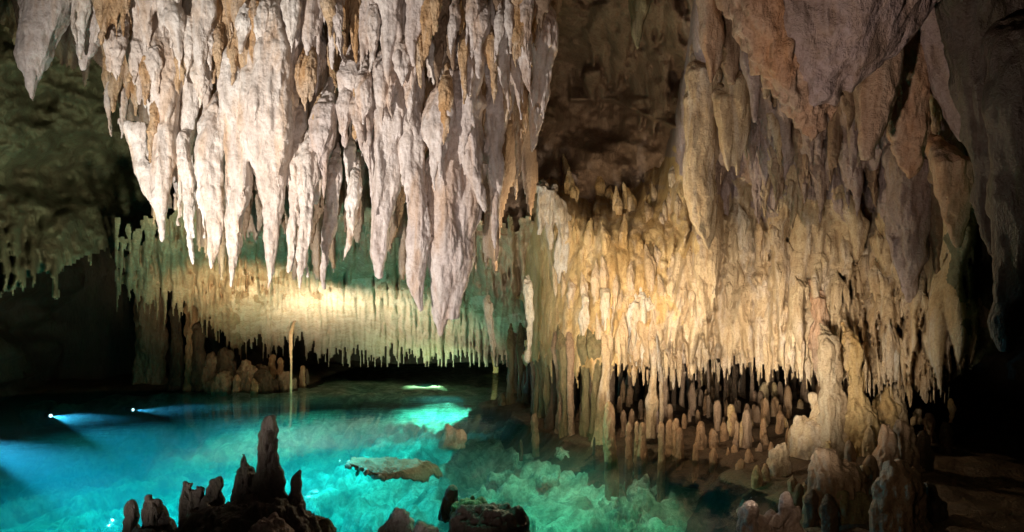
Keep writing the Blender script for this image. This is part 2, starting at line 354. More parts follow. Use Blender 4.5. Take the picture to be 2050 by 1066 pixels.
D.D = D.D-.22*np.clip((D.Yp-450)/150, 0, 1)
D.noise(.34, 110, 160, 51, 4).noise(.07, 22, 50, 52, 3)
BX = [1030, 1100, 1200, 1280, 1360, 1400, 1500, 1600, 1700, 1800, 1850, 1900, 2000, 2140]
BY = [735, 720, 715, 735, 740, 725, 720, 735, 755, 765, 785, 770, 690, 680]
D.bottom(BX, BY, 10)
D.drips(200, (1400, 2100, -160, 430), (30, 80), (2.2, 5), rs, .3)
D.drips(90, (1060, 1330, 345, 470), (14, 34), (2.5, 5), rs, .5)
D.drips(700, (1100, 1950, 400, 660), (11, 28), (1.6, 3.8), rs, .45, env=mr(BX, [y-60 for y in BY]))
D.drips(170, (1050, 1420, 430, 620), (9, 20), (4, 9), rs, .3, tilt=-.35)
D.drips(2300, (1060, 1950, 450, 740), (5, 13), (1.8, 4.2), rs, .5, push=.95, env=mr(BX, [y-22 for y in BY]))
D.drips(700, (1180, 1900, 690, 780), (2.8, 6), (5, 13), rs, 2, env=mr(BX, [y+8 for y in BY]), push=1.4)
D.drips(200, (1036, 1150, 370, 640), (8, 20), (3, 7), rs, .3, tilt=-.15)
D.drips(90, (1040, 1200, 600, 740), (10, 22), (3, 6), rs, .5, env=mr(BX, [y-20 for y in BY]))
# colour zones of the right wall: three sheets cut from the same surface
import copy as _c
def cut(src, mask):
    o = _c.copy(src); o.FM = mask[:-1, :-1]; return o
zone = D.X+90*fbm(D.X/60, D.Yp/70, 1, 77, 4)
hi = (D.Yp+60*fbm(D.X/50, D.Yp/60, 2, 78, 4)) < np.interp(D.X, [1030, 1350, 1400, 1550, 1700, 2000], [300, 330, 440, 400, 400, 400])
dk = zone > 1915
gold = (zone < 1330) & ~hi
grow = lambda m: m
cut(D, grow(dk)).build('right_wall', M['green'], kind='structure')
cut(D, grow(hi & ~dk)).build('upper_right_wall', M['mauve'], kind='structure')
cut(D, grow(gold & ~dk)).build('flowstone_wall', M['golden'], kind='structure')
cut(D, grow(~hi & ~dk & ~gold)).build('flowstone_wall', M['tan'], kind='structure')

Cc.drips(140, (430, 1120, 590, 672), (5, 11), (5, 9), rs, .8, push=3)
zC = (Cc.X+70*fbm(Cc.X/40, Cc.Yp/50, 1, 79, 4) < 470) | (Cc.Yp+40*fbm(Cc.X/40, Cc.Yp/30, 2, 80, 4) < np.interp(Cc.X, [230, 600, 900, 1060], [600, 565, 590, 640]))  # darker colour at left and top stands in for dimmer light there
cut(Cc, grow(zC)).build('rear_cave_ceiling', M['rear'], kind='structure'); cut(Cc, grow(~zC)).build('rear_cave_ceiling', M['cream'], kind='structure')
# far shell of the cave, and its roof
def shell():
    n = 60; pts = []
    path = [(-16, -6), (-16, 9), (-13.6, 15), (-13.2, 20), (-9.5, 23.5), (-7, 29), (-1, 32), (4, 27), (4.5, 21), (10, 20), (11, 12), (9.5, 8), (8, 5), (8, -6), (-16, -6)]
    d = np.concatenate([[0], np.cumsum([math.dist(a, b) for a, b in zip(path, path[1:])])])
    t = np.linspace(0, d[-1], 420); X = np.interp(t, d, [p[0] for p in path]); Y = np.interp(t, d, [p[1] for p in path])
    z = np.linspace(-2.4, 10.5, 90); XX, ZZ = np.meshgrid(X, z); YY, _ = np.meshgrid(Y, z)
    q = .7*fbm(XX/2.4, YY/2.4, ZZ/1.1, 61, 5)
    XX = XX+q; YY = YY+q*.7
    idx = np.arange(XX.size).reshape(XX.shape)
    Q = np.stack([idx[:-1, :-1].ravel(), idx[:-1, 1:].ravel(), idx[1:, 1:].ravel(), idx[1:, :-1].ravel()], 1)
    tag(link('cave_shell', mesh_np('cave_shell', np.stack([XX, YY, ZZ], 2).reshape(-1, 3), Q), M['dark']), kind='structure')
    x = np.linspace(-17, 12, 150); y = np.linspace(-7, 33, 240); X, Y = np.meshgrid(x, y)
    k = np.clip((Y-8.6)/3.0, 0, 1); k = k*k*(3-2*k)
    Z = 6.7+2.9*k+(.25+.35*k)*fbm(X/2.5, Y/2.5, 0, 62, 4)
    idx = np.arange(X.size).reshape(X.shape)
    Q = np.stack([idx[:-1, :-1].ravel(), idx[:-1, 1:].ravel(), idx[1:, 1:].ravel(), idx[1:, :-1].ravel()], 1)
    tag(link('cave_roof', mesh_np('cave_roof', np.stack([X, Y, Z], 2).reshape(-1, 3), Q), M['brown']), kind='structure')
shell()

# ------------------------------------------------------------------ ground: banks, pool floor, water
def onwater(px, py): Y = CAMH*F/(py-HZ); return ((px-1025)/F*Y, Y)
SH = [onwater(*p) for p in [(985, 812), (1040, 822), (1100, 852), (1150, 880), (1230, 890), (1300, 893), (1380, 905), (1450, 918), (1500, 945), (1530, 962), (1590, 1000), (1650, 1066)]]
SH = [(1.8, 30), (1.2, 24), (.6, 19.5)]+SH+[(2.3, 4.8), (2.4, 2), (2.6, -6)]
LS = [(-16, 15.5), onwater(-60, 800), onwater(0, 792), onwater(120, 785), onwater(250, 780), onwater(400, 777), onwater(520, 775), onwater(600, 769), onwater(640, 752), onwater(700, 735)]
LS = LS+[(-3.5, 33)]
def sdist(X, Y, poly):      # signed: positive on the right of the polyline
    best = np.full(X.shape, 1e9); sg = np.zeros(X.shape)
    for (ax, ay), (bx, by) in zip(poly, poly[1:]):
        dx, dy = bx-ax, by-ay; t = np.clip(((X-ax)*dx+(Y-ay)*dy)/(dx*dx+dy*dy), 0, 1)
        ex, ey = X-ax-t*dx, Y-ay-t*dy; d = np.hypot(ex, ey); c = dx*(Y-ay)-dy*(X-ax)
        m = d < best-1e-9; best = np.where(m, d, best); sg = np.where(m, -np.sign(c), sg)
    return best*np.where(sg == 0, 1, sg)
def bankz(X, Y, poly, side, rise=.5, top_=.32, sd=0):
    d = side*sdist(X, Y, poly)+.15*fbm(X/.7, Y/.7, 0, sd, 3)+.30
    z = np.where(d > 0, top_*(1-np.exp(-d*rise*2.2)), d*1.2)
    return z+.05*fbm(X/.35, Y/.35, 2, sd+3, 4)*np.clip(d+.6, 0, 1)+.07*np.clip(d, 0, 1)*fbm(X/1.3, Y/1.3, 1, sd+4, 2), d
def grid_mesh(name, x0, x1, y0, y1, st, fn, mat, **kw):
    x = np.arange(x0, x1+st, st); y = np.arange(y0, y1+st, st); X, Y = np.meshgrid(x, y); Z, keep = fn(X, Y)
    idx = np.arange(X.size).reshape(X.shape); m = keep[:-1, :-1] & keep[1:, 1:] & keep[1:, :-1] & keep[:-1, 1:]
    Q = np.stack([idx[:-1, :-1][m], idx[:-1, 1:][m], idx[1:, 1:][m], idx[1:, :-1][m]], 1)
    u = np.unique(Q); re = -np.ones(X.size, int); re[u] = np.arange(len(u))
    V = np.stack([X, Y, Z], 2).reshape(-1, 3)
    return tag(link(name, mesh_np(name, V[u], re[Q]), mat), **kw)
def fb(X, Y): z, d = bankz(X, Y, SH, -1, sd=71); return z, d > -1.2
def fl(X, Y): z, d = bankz(X, Y, LS, -1, sd=72, top_=.25); return z, d > -1.0
rbz = lambda x, y: float(bankz(np.array([x*1.]), np.array([y*1.]), SH, RS, sd=71)[0][0])
lbz = lambda x, y: float(bankz(np.array([x*1.]), np.array([y*1.]), LS, LSS, sd=72, top_=.25)[0][0])
RS = 1 if sdist(np.array([4.]), np.array([12.]), SH)[0] > 0 else -1
LSS = 1 if sdist(np.array([-10.]), np.array([24.]), LS)[0] > 0 else -1
def fb(X, Y): z, d = bankz(X, Y, SH, RS, sd=71); return z, d > -1.2
def fl(X, Y): z, d = bankz(X, Y, LS, LSS, sd=72, top_=.25); return z, d > -1.0
grid_mesh('right_bank', -1, 10, 2, 22, .06, fb, M['bank'], kind='structure')
grid_mesh('left_bank', -17, -2, 14, 31, .09, fl, M['bank'], kind='structure')
def fp(X, Y):
    dr = -RS*sdist(X, Y, SH); dl = -LSS*sdist(X, Y, LS)
    d = np.clip(np.minimum(dr, dl), -1, 9)
    z = -.25-1.25*(1-np.exp(-np.clip(dr, 0, 20)*.33))-.5*np.clip((-X-1)/4, 0, 1)
    z = z*np.clip(.35+dl*.4, .35, 1)
    wx = X+.5*noise(X/1.2, Y/1.2, 4, 83); wy = Y+.5*noise(X/1.2, Y/1.2, 8, 84)
    rd = 1-np.abs(fbm(wx/.8, wy/1.2, 0, 81, 5))
    z = z+.55*(rd-.6)*np.clip(d*.6+.2, 0, 1)+.10*np.clip(fbm(X/.22, Y/.22, 0, 85, 3), 0, 1)*np.clip(2.2-np.abs(dr-1.4), 0, 1)
    z = z+.24*(1-np.abs(fbm(wx/1.3, wy/.35, 3, 87, 3)))*np.clip(-.3-X*.35, 0, 1)
    k = np.clip((Y-15.5)/3, 0, 1); z = z*(1-k)+(-.10+.10*fbm(X/.9, Y/1.8, 0, 89, 4))*k
    k = np.clip((8.5-Y)/3, 0, 1)*np.clip(-X, 0, 1)*.45; z = z*(1-k)-.25*k
    return np.minimum(z, -.05), np.ones(X.shape, bool)
grid_mesh('pool_floor', -16, 8, -6, 31, .055, fp, M['sand'], kind='structure')

def water():
    m = bpy.data.materials.new('pool_water'); m.use_nodes = True; nt = m.node_tree; N = nt.nodes; L = nt.links; N.clear()
    out = N.new('ShaderNodeOutputMaterial'); tr = N.new('ShaderNodeBsdfTransparent'); gl = N.new('ShaderNodeBsdfGlossy'); gl.inputs['Roughness'].default_value = .03
    fr = N.new('ShaderNodeFresnel'); fr.inputs[0].default_value = 1.33; mx = N.new('ShaderNodeMixShader')
    g = N.new('ShaderNodeNewGeometry'); mp = N.new('ShaderNodeMapping'); mp.inputs['Scale'].default_value = (1, 2.2, 1); L.new(g.outputs['Position'], mp.inputs[0])
    a = N.new('ShaderNodeTexNoise'); a.inputs['Scale'].default_value = 2.2; a.inputs['Detail'].default_value = 3; a.inputs['Distortion'].default_value = .8; L.new(mp.outputs[0], a.inputs[0])
    bp = N.new('ShaderNodeBump'); bp.inputs['Strength'].default_value = .18; bp.inputs['Distance'].default_value = .05; L.new(a.outputs[0], bp.inputs['Height'])
    L.new(bp.outputs[0], gl.inputs['Normal']); L.new(bp.outputs[0], fr.inputs['Normal'])
    L.new(fr.outputs[0], mx.inputs[0]); L.new(tr.outputs[0], mx.inputs[1]); L.new(gl.outputs[0], mx.inputs[2]); L.new(mx.outputs[0], out.inputs[0])
    vs = N.new('ShaderNodeVolumeScatter'); vs.inputs['Color'].default_value = (.25, .85, 1, 1); vs.inputs['Density'].default_value = .05; vs.inputs['Anisotropy'].default_value = .3
    va = N.new('ShaderNodeVolumeAbsorption'); va.inputs['Color'].default_value = (.0, .88, .90, 1); va.inputs['Density'].default_value = .52
    ad = N.new('ShaderNodeAddShader'); L.new(vs.outputs[0], ad.inputs[0]); L.new(va.outputs[0], ad.inputs[1]); L.new(ad.outputs[0], out.inputs['Volume'])
    x0, x1, y0, y1, zb = -18, 9, -7, 32, -3
    V = [(x0, y0, zb), (x1, y0, zb), (x1, y1, zb), (x0, y1, zb), (x0, y0, 0), (x1, y0, 0), (x1, y1, 0), (x0, y1, 0)]
    Q = [(3, 2, 1, 0), (4, 5, 6, 7), (0, 1, 5, 4), (1, 2, 6, 5), (2, 3, 7, 6), (3, 0, 4, 7)]
    tag(link('pool_water', mesh_np('pool_water', V, Q, False), m), kind='structure')
water()

# ------------------------------------------------------------------ stalactites of the white curtain
ORD = ['first', 'second', 'third', 'fourth', 'fifth', 'sixth', 'seventh', 'eighth', 'ninth', 'tenth', 'eleventh', 'twelfth', 'thirteenth', 'fourteenth', 'fifteenth', 'sixteenth', 'seventeenth', 'eighteenth', 'nineteenth', 'twentieth']
ORD += ['twenty-'+o for o in ORD[:9]]+['thirtieth']+['thirty-'+o for o in ORD[:9]]+['fortieth']+['forty-'+o for o in ORD[:9]]+['fiftieth']
def stalactite(top, tip, w, Y, mat, label, group, seed, sharp=.8, side=1., lumps=1., name='stalactite', cat='stalactite', extra=()):
    hero = group == G1; w = w*(.88 if hero else .88); side = side*1.3; sharp = sharp*(.88 if hero else 1.22)
    r = random.Random(seed); q = Y/F
    root = P(top[0], top[1], Y); L = (tip[1]-top[1])*q; lean = (tip[0]-top[0])/max(tip[1]-top[1], 1)
    tb = TB(); add_drip(tb, 0, 0, 0, L, w*q, r, sharp, lumps, side*.6, lean, up=.25)
    for path in extra:       # further arms of the same stalactite, (px, py, radius px)
        e = [(P(a, b, Y)-root) for a, b, c in path]
        ys = np.linspace(0, 1, 30); ts = np.linspace(0, 1, len(path))
        xx = np.interp(ys, ts, [v.x for v in e]); zz = np.interp(ys, ts, [v.z for v in e]); rr = np.interp(ys, ts, [c*q for _, _, c in path])
        rr = rr*(1+.10*np.sin(ys*17+seed))
        tb.tube(list(zip(xx, np.full(30, -.02), zz, np.maximum(rr, .006))), 16, .85, .07, seed)
    wm = w*q
    me = tb.finish(name, max(.007, min(.012, wm/24)), 2, amp=min(wm*.08, .017), sc=min(wm*.5, .12), fine=.0028, fsc=.028, flute=min(wm*.035, .008), fl=min(wm*.2, .05), sd=seed)
    return tag(link(name, me, M[mat], loc=root), label, cat, group)
G1 = 'stalactites of the white curtain'
CUR = [
 ((105, -60), (118, 216), 128, 7.0, 'lilac', 'broad dim grey stalactite with a yellowish tip at the far left end of the curtain', .72, .5, ()),
 ((50, -60), (66, 120), 70, 7.6, 'brown', 'dark brown stalactite left of the broad grey one at the curtain\'s left end', .7, .6, ()),
 ((180, -60), (182, 148), 90, 7.2, 'lilac', 'lumpy stalactite with small orange tip right of the broad grey one', .6, 1, ()),
 ((245, -40), (243, 235), 62, 7.6, 'ochre', 'orange and cream stalactite with forked tip hanging at the curtain\'s left shoulder', .7, 1.2, ()),
 ((215, 60), (212, 210), 34, 7.7, 'ochre', 'ochre stalactite just left of the forked orange and cream one', .6, .8, ()),
 ((217, 180), (219, 274), 13, 7.7, 'pale', 'thin white stalactite dangling below the ochre ones at the left shoulder', .6, .3, ()),
 ((246, 200), (247, 277), 22, 7.6, 'pale', 'short fat white stalactite tip under the forked orange and cream one', .7, .3, ()),
 ((315, 60), (338, 488), 78, 7.1, 'pale', 'long white stalactite whose slanting left side forms the lower left corner of the curtain', .55, 1.2, ([(282, 250, 26), (285, 320, 22), (310, 375, 24), (330, 420, 20)],)),
 ((395, 60), (405, 330), 62, 7.2, 'pale', 'bright white ribbed pillar-like stalactite above the V-shaped pair', .45, 1.2, ()),
 ((365, 300), (402, 532), 22, 7.0, 'pale', 'thin slanting white stalactite forming the left arm of the V-shaped pair', .35, .4, ()),
 ((430, 250), (424, 545), 62, 7.05, 'pale', 'wide white stalactite with a split tip forming the right arm of the V-shaped pair', .5, .9, ()),
 ((468, 120), (464, 580), 58, 6.95, 'pale', 'very long ragged white stalactite with crumbly edges and needle tip', .5, 1.3, ()),
 ((548, 100), (525, 577), 82, 6.85, 'pale', 'largest smooth white stalactite, dagger shaped, at the centre of the bright part', .62, .8, ()),
 ((508, 40), (512, 330), 54, 7.2, 'pale', 'knobbly white stalactite between the ragged long one and the big dagger', .6, 1.2, ()),
 ((590, 300), (571, 545), 42, 7.1, 'pale', 'white stalactite with orange flush right of the big dagger, left leg of an arch', .5, .7, ()),
 ((618, 320), (615, 580), 40, 7.0, 'pale', 'slim white stalactite with a long thin end, right leg of the little arch', .6, .5, ()),
 ((668, 360), (652, 578), 32, 7.3, 'lilac', 'grey shaded stalactite right of the little arch', .5, .7, ()),
 ((710, 380), (690, 522), 28, 7.2, 'pale', 'short curved white stalactite like a claw', .5, .3, ()),
 ((700, 320), (722, 450), 26, 7.3, 'pale', 'small crumbly stalactite just right of the claw-shaped one', .6, 1, ()),
 ((640, 200), (642, 412), 60, 7.4, 'pale', 'pitted honeycombed white stalactite hanging above the claw-shaped one', .4, 1.6, ()),
 ((765, 200), (752, 562), 72, 7.2, 'lilac', 'thick pinkish white stalactite with rounded blunt end', .4, .8, ()),
 ((815, 120), (818, 628), 60, 7.3, 'lilac', 'very long pink-grey column of a stalactite with blunt tip', .35, .9, ()),
 ((895, 330), (903, 676), 92, 7.4, 'lilac', 'massive grey V-shaped stalactite that reaches lowest of the whole curtain', .55, .5, ([(862, 330, 20), (872, 430, 26), (885, 520, 26), (872, 600, 6)], [(955, 330, 22), (930, 430, 28), (915, 520, 30), (908, 640, 10)])),
 ((925, 180), (937, 428), 66, 7.25, 'lilac', 'broad pale stalactite over the V-shaped one ending in a finger', .5, .9, ([(905, 250, 20), (905, 300, 14), (903, 368, 3)],)),
 ((955, 280), (948, 468), 26, 7.5, 'lilac', 'narrow mauve stalactite behind the finger-tipped one', .6, .6, ()),
 ((975, 300), (980, 500), 20, 7.6, 'lilac', 'slender curved stalactite, the left of two close together', .35, .3, ()),
 ((990, 300), (990, 525), 18, 7.65, 'brown', 'slender shaded stalactite, the right of two close together', .35, .3, ()),
 ((1000, 120), (1001, 418), 66, 7.6, 'lilac', 'broad mauve stalactite near the curtain\'s right end with a sharp tip', .55, 1, ()),
 ((1045, 180), (1043, 358), 24, 7.8, 'ochre', 'thin stalactite with orange flush at the curtain\'s right edge', .6, .6, ()),
 ((1090, 60), (1058, 300), 52, 8.0, 'lilac', 'slanting mauve stalactite forming the right edge of the curtain', .6, .7, ()),
 ((445, -20), (452, 208), 46, 6.95, 'ochre', 'smooth honey-coloured stalactite with a hollow knob standing out before the white ones', .55, .1, ()),
 ((308, 235), (304, 327), 19, 6.9, 'ochre', 'small orange carrot-shaped stalactite at the left of the bright area', .5, .1, ()),
 ((722, 185), (718, 282), 44, 7.0, 'ochre', 'orange tooth-shaped stalactite in the middle of the curtain', .6, .3, ()),
 ((600, 250), (597, 360), 38, 7.1, 'pale', 'small white leaf-shaped stalactite right of the big dagger', .7, .4, ()),
 ((885, 250), (878, 318), 26, 7.4, 'ochre', 'stubby yellow-tipped nub hanging over the dark V gap', .6, .6, ()),
 ((870, 90), (877, 230), 52, 7.3, 'pale', 'pale wing-shaped stalactite above the yellow-tipped nub', .6, .8, ()),
 ((1008, 150), (1010, 245), 24, 7.5, 'ochre', 'orange peg-like stalactite among mauve ones at the right', .4, .2, ()),
 ((960, 160), (968, 250), 30, 7.5, 'ochre', 'orange-stained knob left of the orange peg', .6, .6, ()),
 ((360, -60), (372, 230), 60, 7.3, 'pale', 'bulky white stalactite with tan bulge near the top left of the curtain', .6, 1.1, ()),
 ((310, 20), (312, 100), 36, 7.2, 'ochre', 'double-lobed tan stalactite high on the left', .6, .8, ()),
]
for k, (tp, ti, w, Y, mt, lb, sh, sd, ex) in enumerate(CUR):
    stalactite(tp, ti, w, Y, mt, lb, G1, 100+k, sh, sd, 1., extra=ex)
# rows of further ones higher up
row = [(x, y) for x, y in zip(np.linspace(150, 1090, 38), np.interp(np.linspace(0, 29, 38), range(30), [60, 95, 70, 110, 150, 90, 160, 130, 175, 120, 185, 150, 95, 180, 140, 190, 110, 165, 130, 180, 150, 100, 170, 60, 150, 90, 50, 120, 80, 60]))]
for k, (x, y) in enumerate(row):
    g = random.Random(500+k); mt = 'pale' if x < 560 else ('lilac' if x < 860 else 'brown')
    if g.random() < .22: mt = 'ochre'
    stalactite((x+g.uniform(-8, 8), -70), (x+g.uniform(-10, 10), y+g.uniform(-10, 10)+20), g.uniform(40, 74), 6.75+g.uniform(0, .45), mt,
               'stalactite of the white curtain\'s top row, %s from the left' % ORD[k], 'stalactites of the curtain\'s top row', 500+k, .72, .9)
row = [(x, np.interp(x, [220, 300, 420, 900, 1010, 1080], [190, 300, 350, 380, 320, 200])) for x in np.linspace(255, 1060, 46)]
for k, (x, y) in enumerate(row):
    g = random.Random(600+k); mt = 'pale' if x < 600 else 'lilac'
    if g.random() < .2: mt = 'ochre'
    yy = y+g.uniform(-120, 40)
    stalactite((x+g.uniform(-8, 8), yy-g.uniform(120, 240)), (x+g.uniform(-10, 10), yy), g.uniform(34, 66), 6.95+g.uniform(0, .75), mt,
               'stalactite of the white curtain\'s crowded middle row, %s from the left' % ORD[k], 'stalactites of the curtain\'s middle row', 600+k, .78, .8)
for k in range(48):
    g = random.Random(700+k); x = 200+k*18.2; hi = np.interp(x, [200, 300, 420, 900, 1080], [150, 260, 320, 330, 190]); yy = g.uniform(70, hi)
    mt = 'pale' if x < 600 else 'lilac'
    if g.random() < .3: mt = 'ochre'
    L = g.uniform(50, 110)
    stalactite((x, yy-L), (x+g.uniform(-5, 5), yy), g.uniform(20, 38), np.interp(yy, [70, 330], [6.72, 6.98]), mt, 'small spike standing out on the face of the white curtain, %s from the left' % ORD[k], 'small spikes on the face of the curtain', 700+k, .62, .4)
row = [(x, np.interp(x, [290, 420, 560, 800, 900, 1010], [410, 470, 480, 500, 500, 400])) for x in np.linspace(345, 1000, 14)]
for k, (x, y) in enumerate(row):
    g = random.Random(650+k); mt = g.choice(['pale', 'lilac', 'brown'])
    yy = y+g.uniform(-50, 20)
    stalactite((x, yy-g.uniform(150, 220)), (x+g.uniform(-8, 8), yy), g.uniform(26, 44), 8.1+g.uniform(0, .4), mt,
               'shadowed stalactite of the white curtain\'s rear row, %s from the left' % ORD[k], 'stalactites of the curtain\'s rear row', 650+k, .6, .8)

# ------------------------------------------------------------------ upper right pendants
def tubes_thing(name, cat, label, group, Y, mat, paths, seed, loc=None, vox=.02, amp=.03, sc=.25, fine=.006, flute=.02, flat=.85, fl=.07, sm=3):
    tb = TB(); root = P(*paths[0][0][:2], Y) if loc is None else loc; q = Y/F
    for pi, path in enumerate(paths):
        n = 36; ts = np.linspace(0, 1, len(path)); ys = np.linspace(0, 1, n)
        e = [P(a[0], a[1], Y+(a[3] if len(a) > 3 else 0))-root for a in path]
        xx = np.interp(ys, ts, [v.x for v in e]); yy = np.interp(ys, ts, [v.y for v in e]); zz = np.interp(ys, ts, [v.z for v in e])
        rr = np.interp(ys, ts, [a[2]*q for a in path])
        k = np.ones(5)/5
        rr[2:-2] = np.convolve(rr, k, 'valid'); xx[2:-2] = np.convolve(xx, k, 'valid')
        rr = rr*(1+.05*np.sin(ys*19+seed+pi))
        if cat == 'column':
            r0 = rr[-1]; xx = np.r_[xx, [xx[-1]]*3]; yy = np.r_[yy, yy[-1]+.08, yy[-1]+.18, yy[-1]+.3]; zz = np.r_[zz, zz[-1]+.1, zz[-1]+.2, zz[-1]+.28]; rr = np.r_[rr, r0*.85, r0*.5, r0*.2]
        if cat in ('stalactite', 'drapery') and path[0][1] > -20:
            r0 = rr[0]; xx = np.r_[xx[0], xx[0], xx[0], xx]; yy = np.r_[yy[0]+r0*2.2, yy[0]+r0*1.3, yy[0]+r0*.5, yy]; zz = np.r_[zz[0]+r0*2.6, zz[0]+r0*1.5, zz[0]+r0*.6, zz]; rr = np.r_[r0*.12, r0*.5, r0*.85, rr]
        tb.tube(list(zip(xx, yy, zz, np.maximum(rr, .006))), 20, flat, .04, seed+pi*2)
    me = tb.finish(name, vox, sm, amp=amp, sc=sc, fine=fine, fsc=.04, flute=flute, fl=fl, sd=seed)
    return tag(link(name, me, M[mat], loc=root), label, cat, group)
G2 = 'big pendants of the upper right'
tubes_thing('stalactite', 'stalactite', 'huge tan cone hanging from the roof at upper right, wider than any other', G2, 5.4, 'mauve',
    [[(1680, -170, 215), (1685, -20, 185), (1690, 60, 120), (1688, 130, 66), (1690, 165, 36), (1706, 190, 5)], [(1620, -100, 120), (1640, 60, 90), (1655, 150, 50), (1650, 205, 28), (1668, 215, 8)],
     [(1840, -150, 110), (1830, -20, 80), (1800, 70, 40), (1775, 112, 12)], [(1750, -60, 90), (1735, 60, 60), (1720, 115, 25)]], 11, amp=.05, sc=.35)
tubes_thing('stalactite', 'stalactite', 'slanting rough ridge with bright orange pointed tip, left of the huge tan cone', G2, 5.5, 'orange',
    [[(1490, -150, 70), (1515, 20, 62), (1555, 110, 55), (1595, 190, 46), (1618, 240, 30), (1622, 290, 3)], [(1660, 190, 26), (1640, 215, 22), (1625, 250, 10)]], 12, amp=.05, sc=.12)
tubes_thing('stalactite', 'stalactite', 'tiny orange tooth between the orange ridge tip and the long orange pendant', G2, 5.5, 'orange', [[(1665, 205, 12), (1665, 225, 9), (1664, 250, 2)]], 13, vox=.008, amp=.004, sc=.05)
tubes_thing('stalactite', 'stalactite', 'long blunt orange pendant right of the huge tan cone', G2, 6.0, 'orange', [[(1775, 40, 40), (1765, 150, 34), (1752, 230, 28), (1740, 290, 17), (1736, 318, 9)]], 14, amp=.02, sc=.2)
tubes_thing('stalactite', 'stalactite', 'dark red-brown stalactite behind the long blunt orange pendant', G2, 6.3, 'brown', [[(1740, 60, 30), (1735, 150, 26), (1728, 230, 14), (1725, 262, 4)]], 15, amp=.02)
tubes_thing('stalactite', 'stalactite', 'ribbed orange-brown stalactite with rounded shoulder, second right of the huge cone', G2, 6.4, 'orange', [[(1830, 40, 60), (1822, 150, 48), (1815, 220, 40), (1820, 300, 28), (1826, 362, 4)]], 16, amp=.03, sc=.1)
tubes_thing('stalactite', 'stalactite', 'long smooth grey-brown tusk slanting down beside the dark right wall', G2, 6.2, 'mauve', [[(1880, -80, 70), (1895, 100, 52), (1915, 200, 36), (1928, 280, 6)]], 17, amp=.02)
tubes_thing('stalactite', 'stalactite', 'very wide dark tusk near the right edge with greenish flank', G2, 5.6, 'dark', [[(1965, -120, 90), (1975, 80, 75), (1985, 250, 55), (1992, 400, 34), (1998, 520, 6)]], 18, amp=.04)
tubes_thing('stalactite', 'stalactite', 'thick dark pillar-like stalactite on the right border of the picture', G2, 5.2, 'dark', [[(2060, 100, 70), (2050, 320, 60), (2040, 480, 46), (2020, 660, 20), (2015, 700, 6)]], 19, amp=.04)
tubes_thing('stalactite', 'stalactite', 'big mauve cone with dark crown midway down the right side', G2, 8.0, 'mauve', [[(1835, 330, 52), (1825, 430, 46), (1822, 520, 34), (1820, 606, 4)], [(1795, 480, 20), (1800, 540, 14), (1806, 590, 3)]], 20, amp=.03)
tubes_thing('stalactite', 'stalactite', 'dark narrow cone right of the big mauve cone', G2, 7.8, 'brown', [[(1890, 380, 32), (1890, 470, 26), (1885, 550, 12), (1882, 600, 3)]], 21, amp=.02)
tubes_thing('stalactite', 'stalactite', 'orange-tipped stalactite hanging beside the dark green wall', G2, 7.0, 'orange', [[(1905, 330, 38), (1910, 400, 32), (1915, 450, 18), (1919, 495, 4)]], 22, amp=.02)
tubes_thing('stalactite', 'stalactite', 'crooked knee-shaped stalactite over the bright flowstone on the right', G2, 9.0, 'tan', [[(1690, 395, 15), (1705, 425, 18), (1720, 450, 18), (1718, 490, 12), (1715, 520, 5)]], 23, vox=.014, amp=.01, sc=.1)
tubes_thing('stalactite', 'stalactite', 'orange-tipped straight stalactite at the recess\'s right side, under the roof', G2, 8.4, 'orange', [[(1420, -60, 34), (1422, 40, 26), (1426, 110, 20), (1424, 168, 4)]], 24, amp=.02)
tubes_thing('stalactite', 'stalactite', 'reddish twin of the orange-tipped straight stalactite, just right of it', G2, 8.5, 'brown', [[(1468, -60, 24), (1465, 70, 22), (1462, 130, 18), (1464, 168, 5)]], 25, amp=.02)
tubes_thing('stalactite', 'stalactite', 'short tan peg at the picture\'s upper edge right of the recess', G2, 8.1, 'tan', [[(1472, -60, 22), (1472, 0, 14), (1474, 34, 5)]], 26, amp=.01)
tubes_thing('stalactite', 'stalactite', 'tall pale tan pillar-like stalactite dropping from the recess\'s right rim', G2, 9.2, 'tan', [[(1410, 150, 34), (1405, 280, 34), (1398, 360, 30), (1410, 450, 22), (1420, 502, 5)], [(1385, 200, 16), (1382, 320, 12), (1380, 400, 4)]], 27, amp=.03)
tubes_thing('stalactite', 'stalactite', 'bottle-shaped mauve stalactite with thin spout left of the orange ridge', G2, 8.2, 'mauve', [[(1512, 60, 30), (1510, 130, 28), (1512, 180, 12), (1511, 245, 4)]], 28, amp=.01)
tubes_thing('stalactite', 'stalactite', 'small greenish peg right of the bottle-shaped one', G2, 8.0, 'tan', [[(1536, 100, 14), (1535, 150, 11), (1532, 198, 4)]], 29, amp=.01, vox=.012)
tubes_thing('stalactite', 'stalactite', 'long orange-edged stalactite pair right of the tall pale tan pillar', G2, 8.8, 'tan', [[(1478, 160, 26), (1480, 260, 22), (1476, 320, 10), (1474, 352, 4)], [(1450, 200, 20), (1455, 300, 16), (1458, 345, 4)]], 30, amp=.02)
tubes_thing('stalactite', 'stalactite', 'single dim stalactite in the roof of the dark recess', G2, 9.5, 'moss', [[(1270, -60, 40), (1280, 0, 24), (1278, 50, 12), (1277, 100, 3)]], 31, amp=.02)
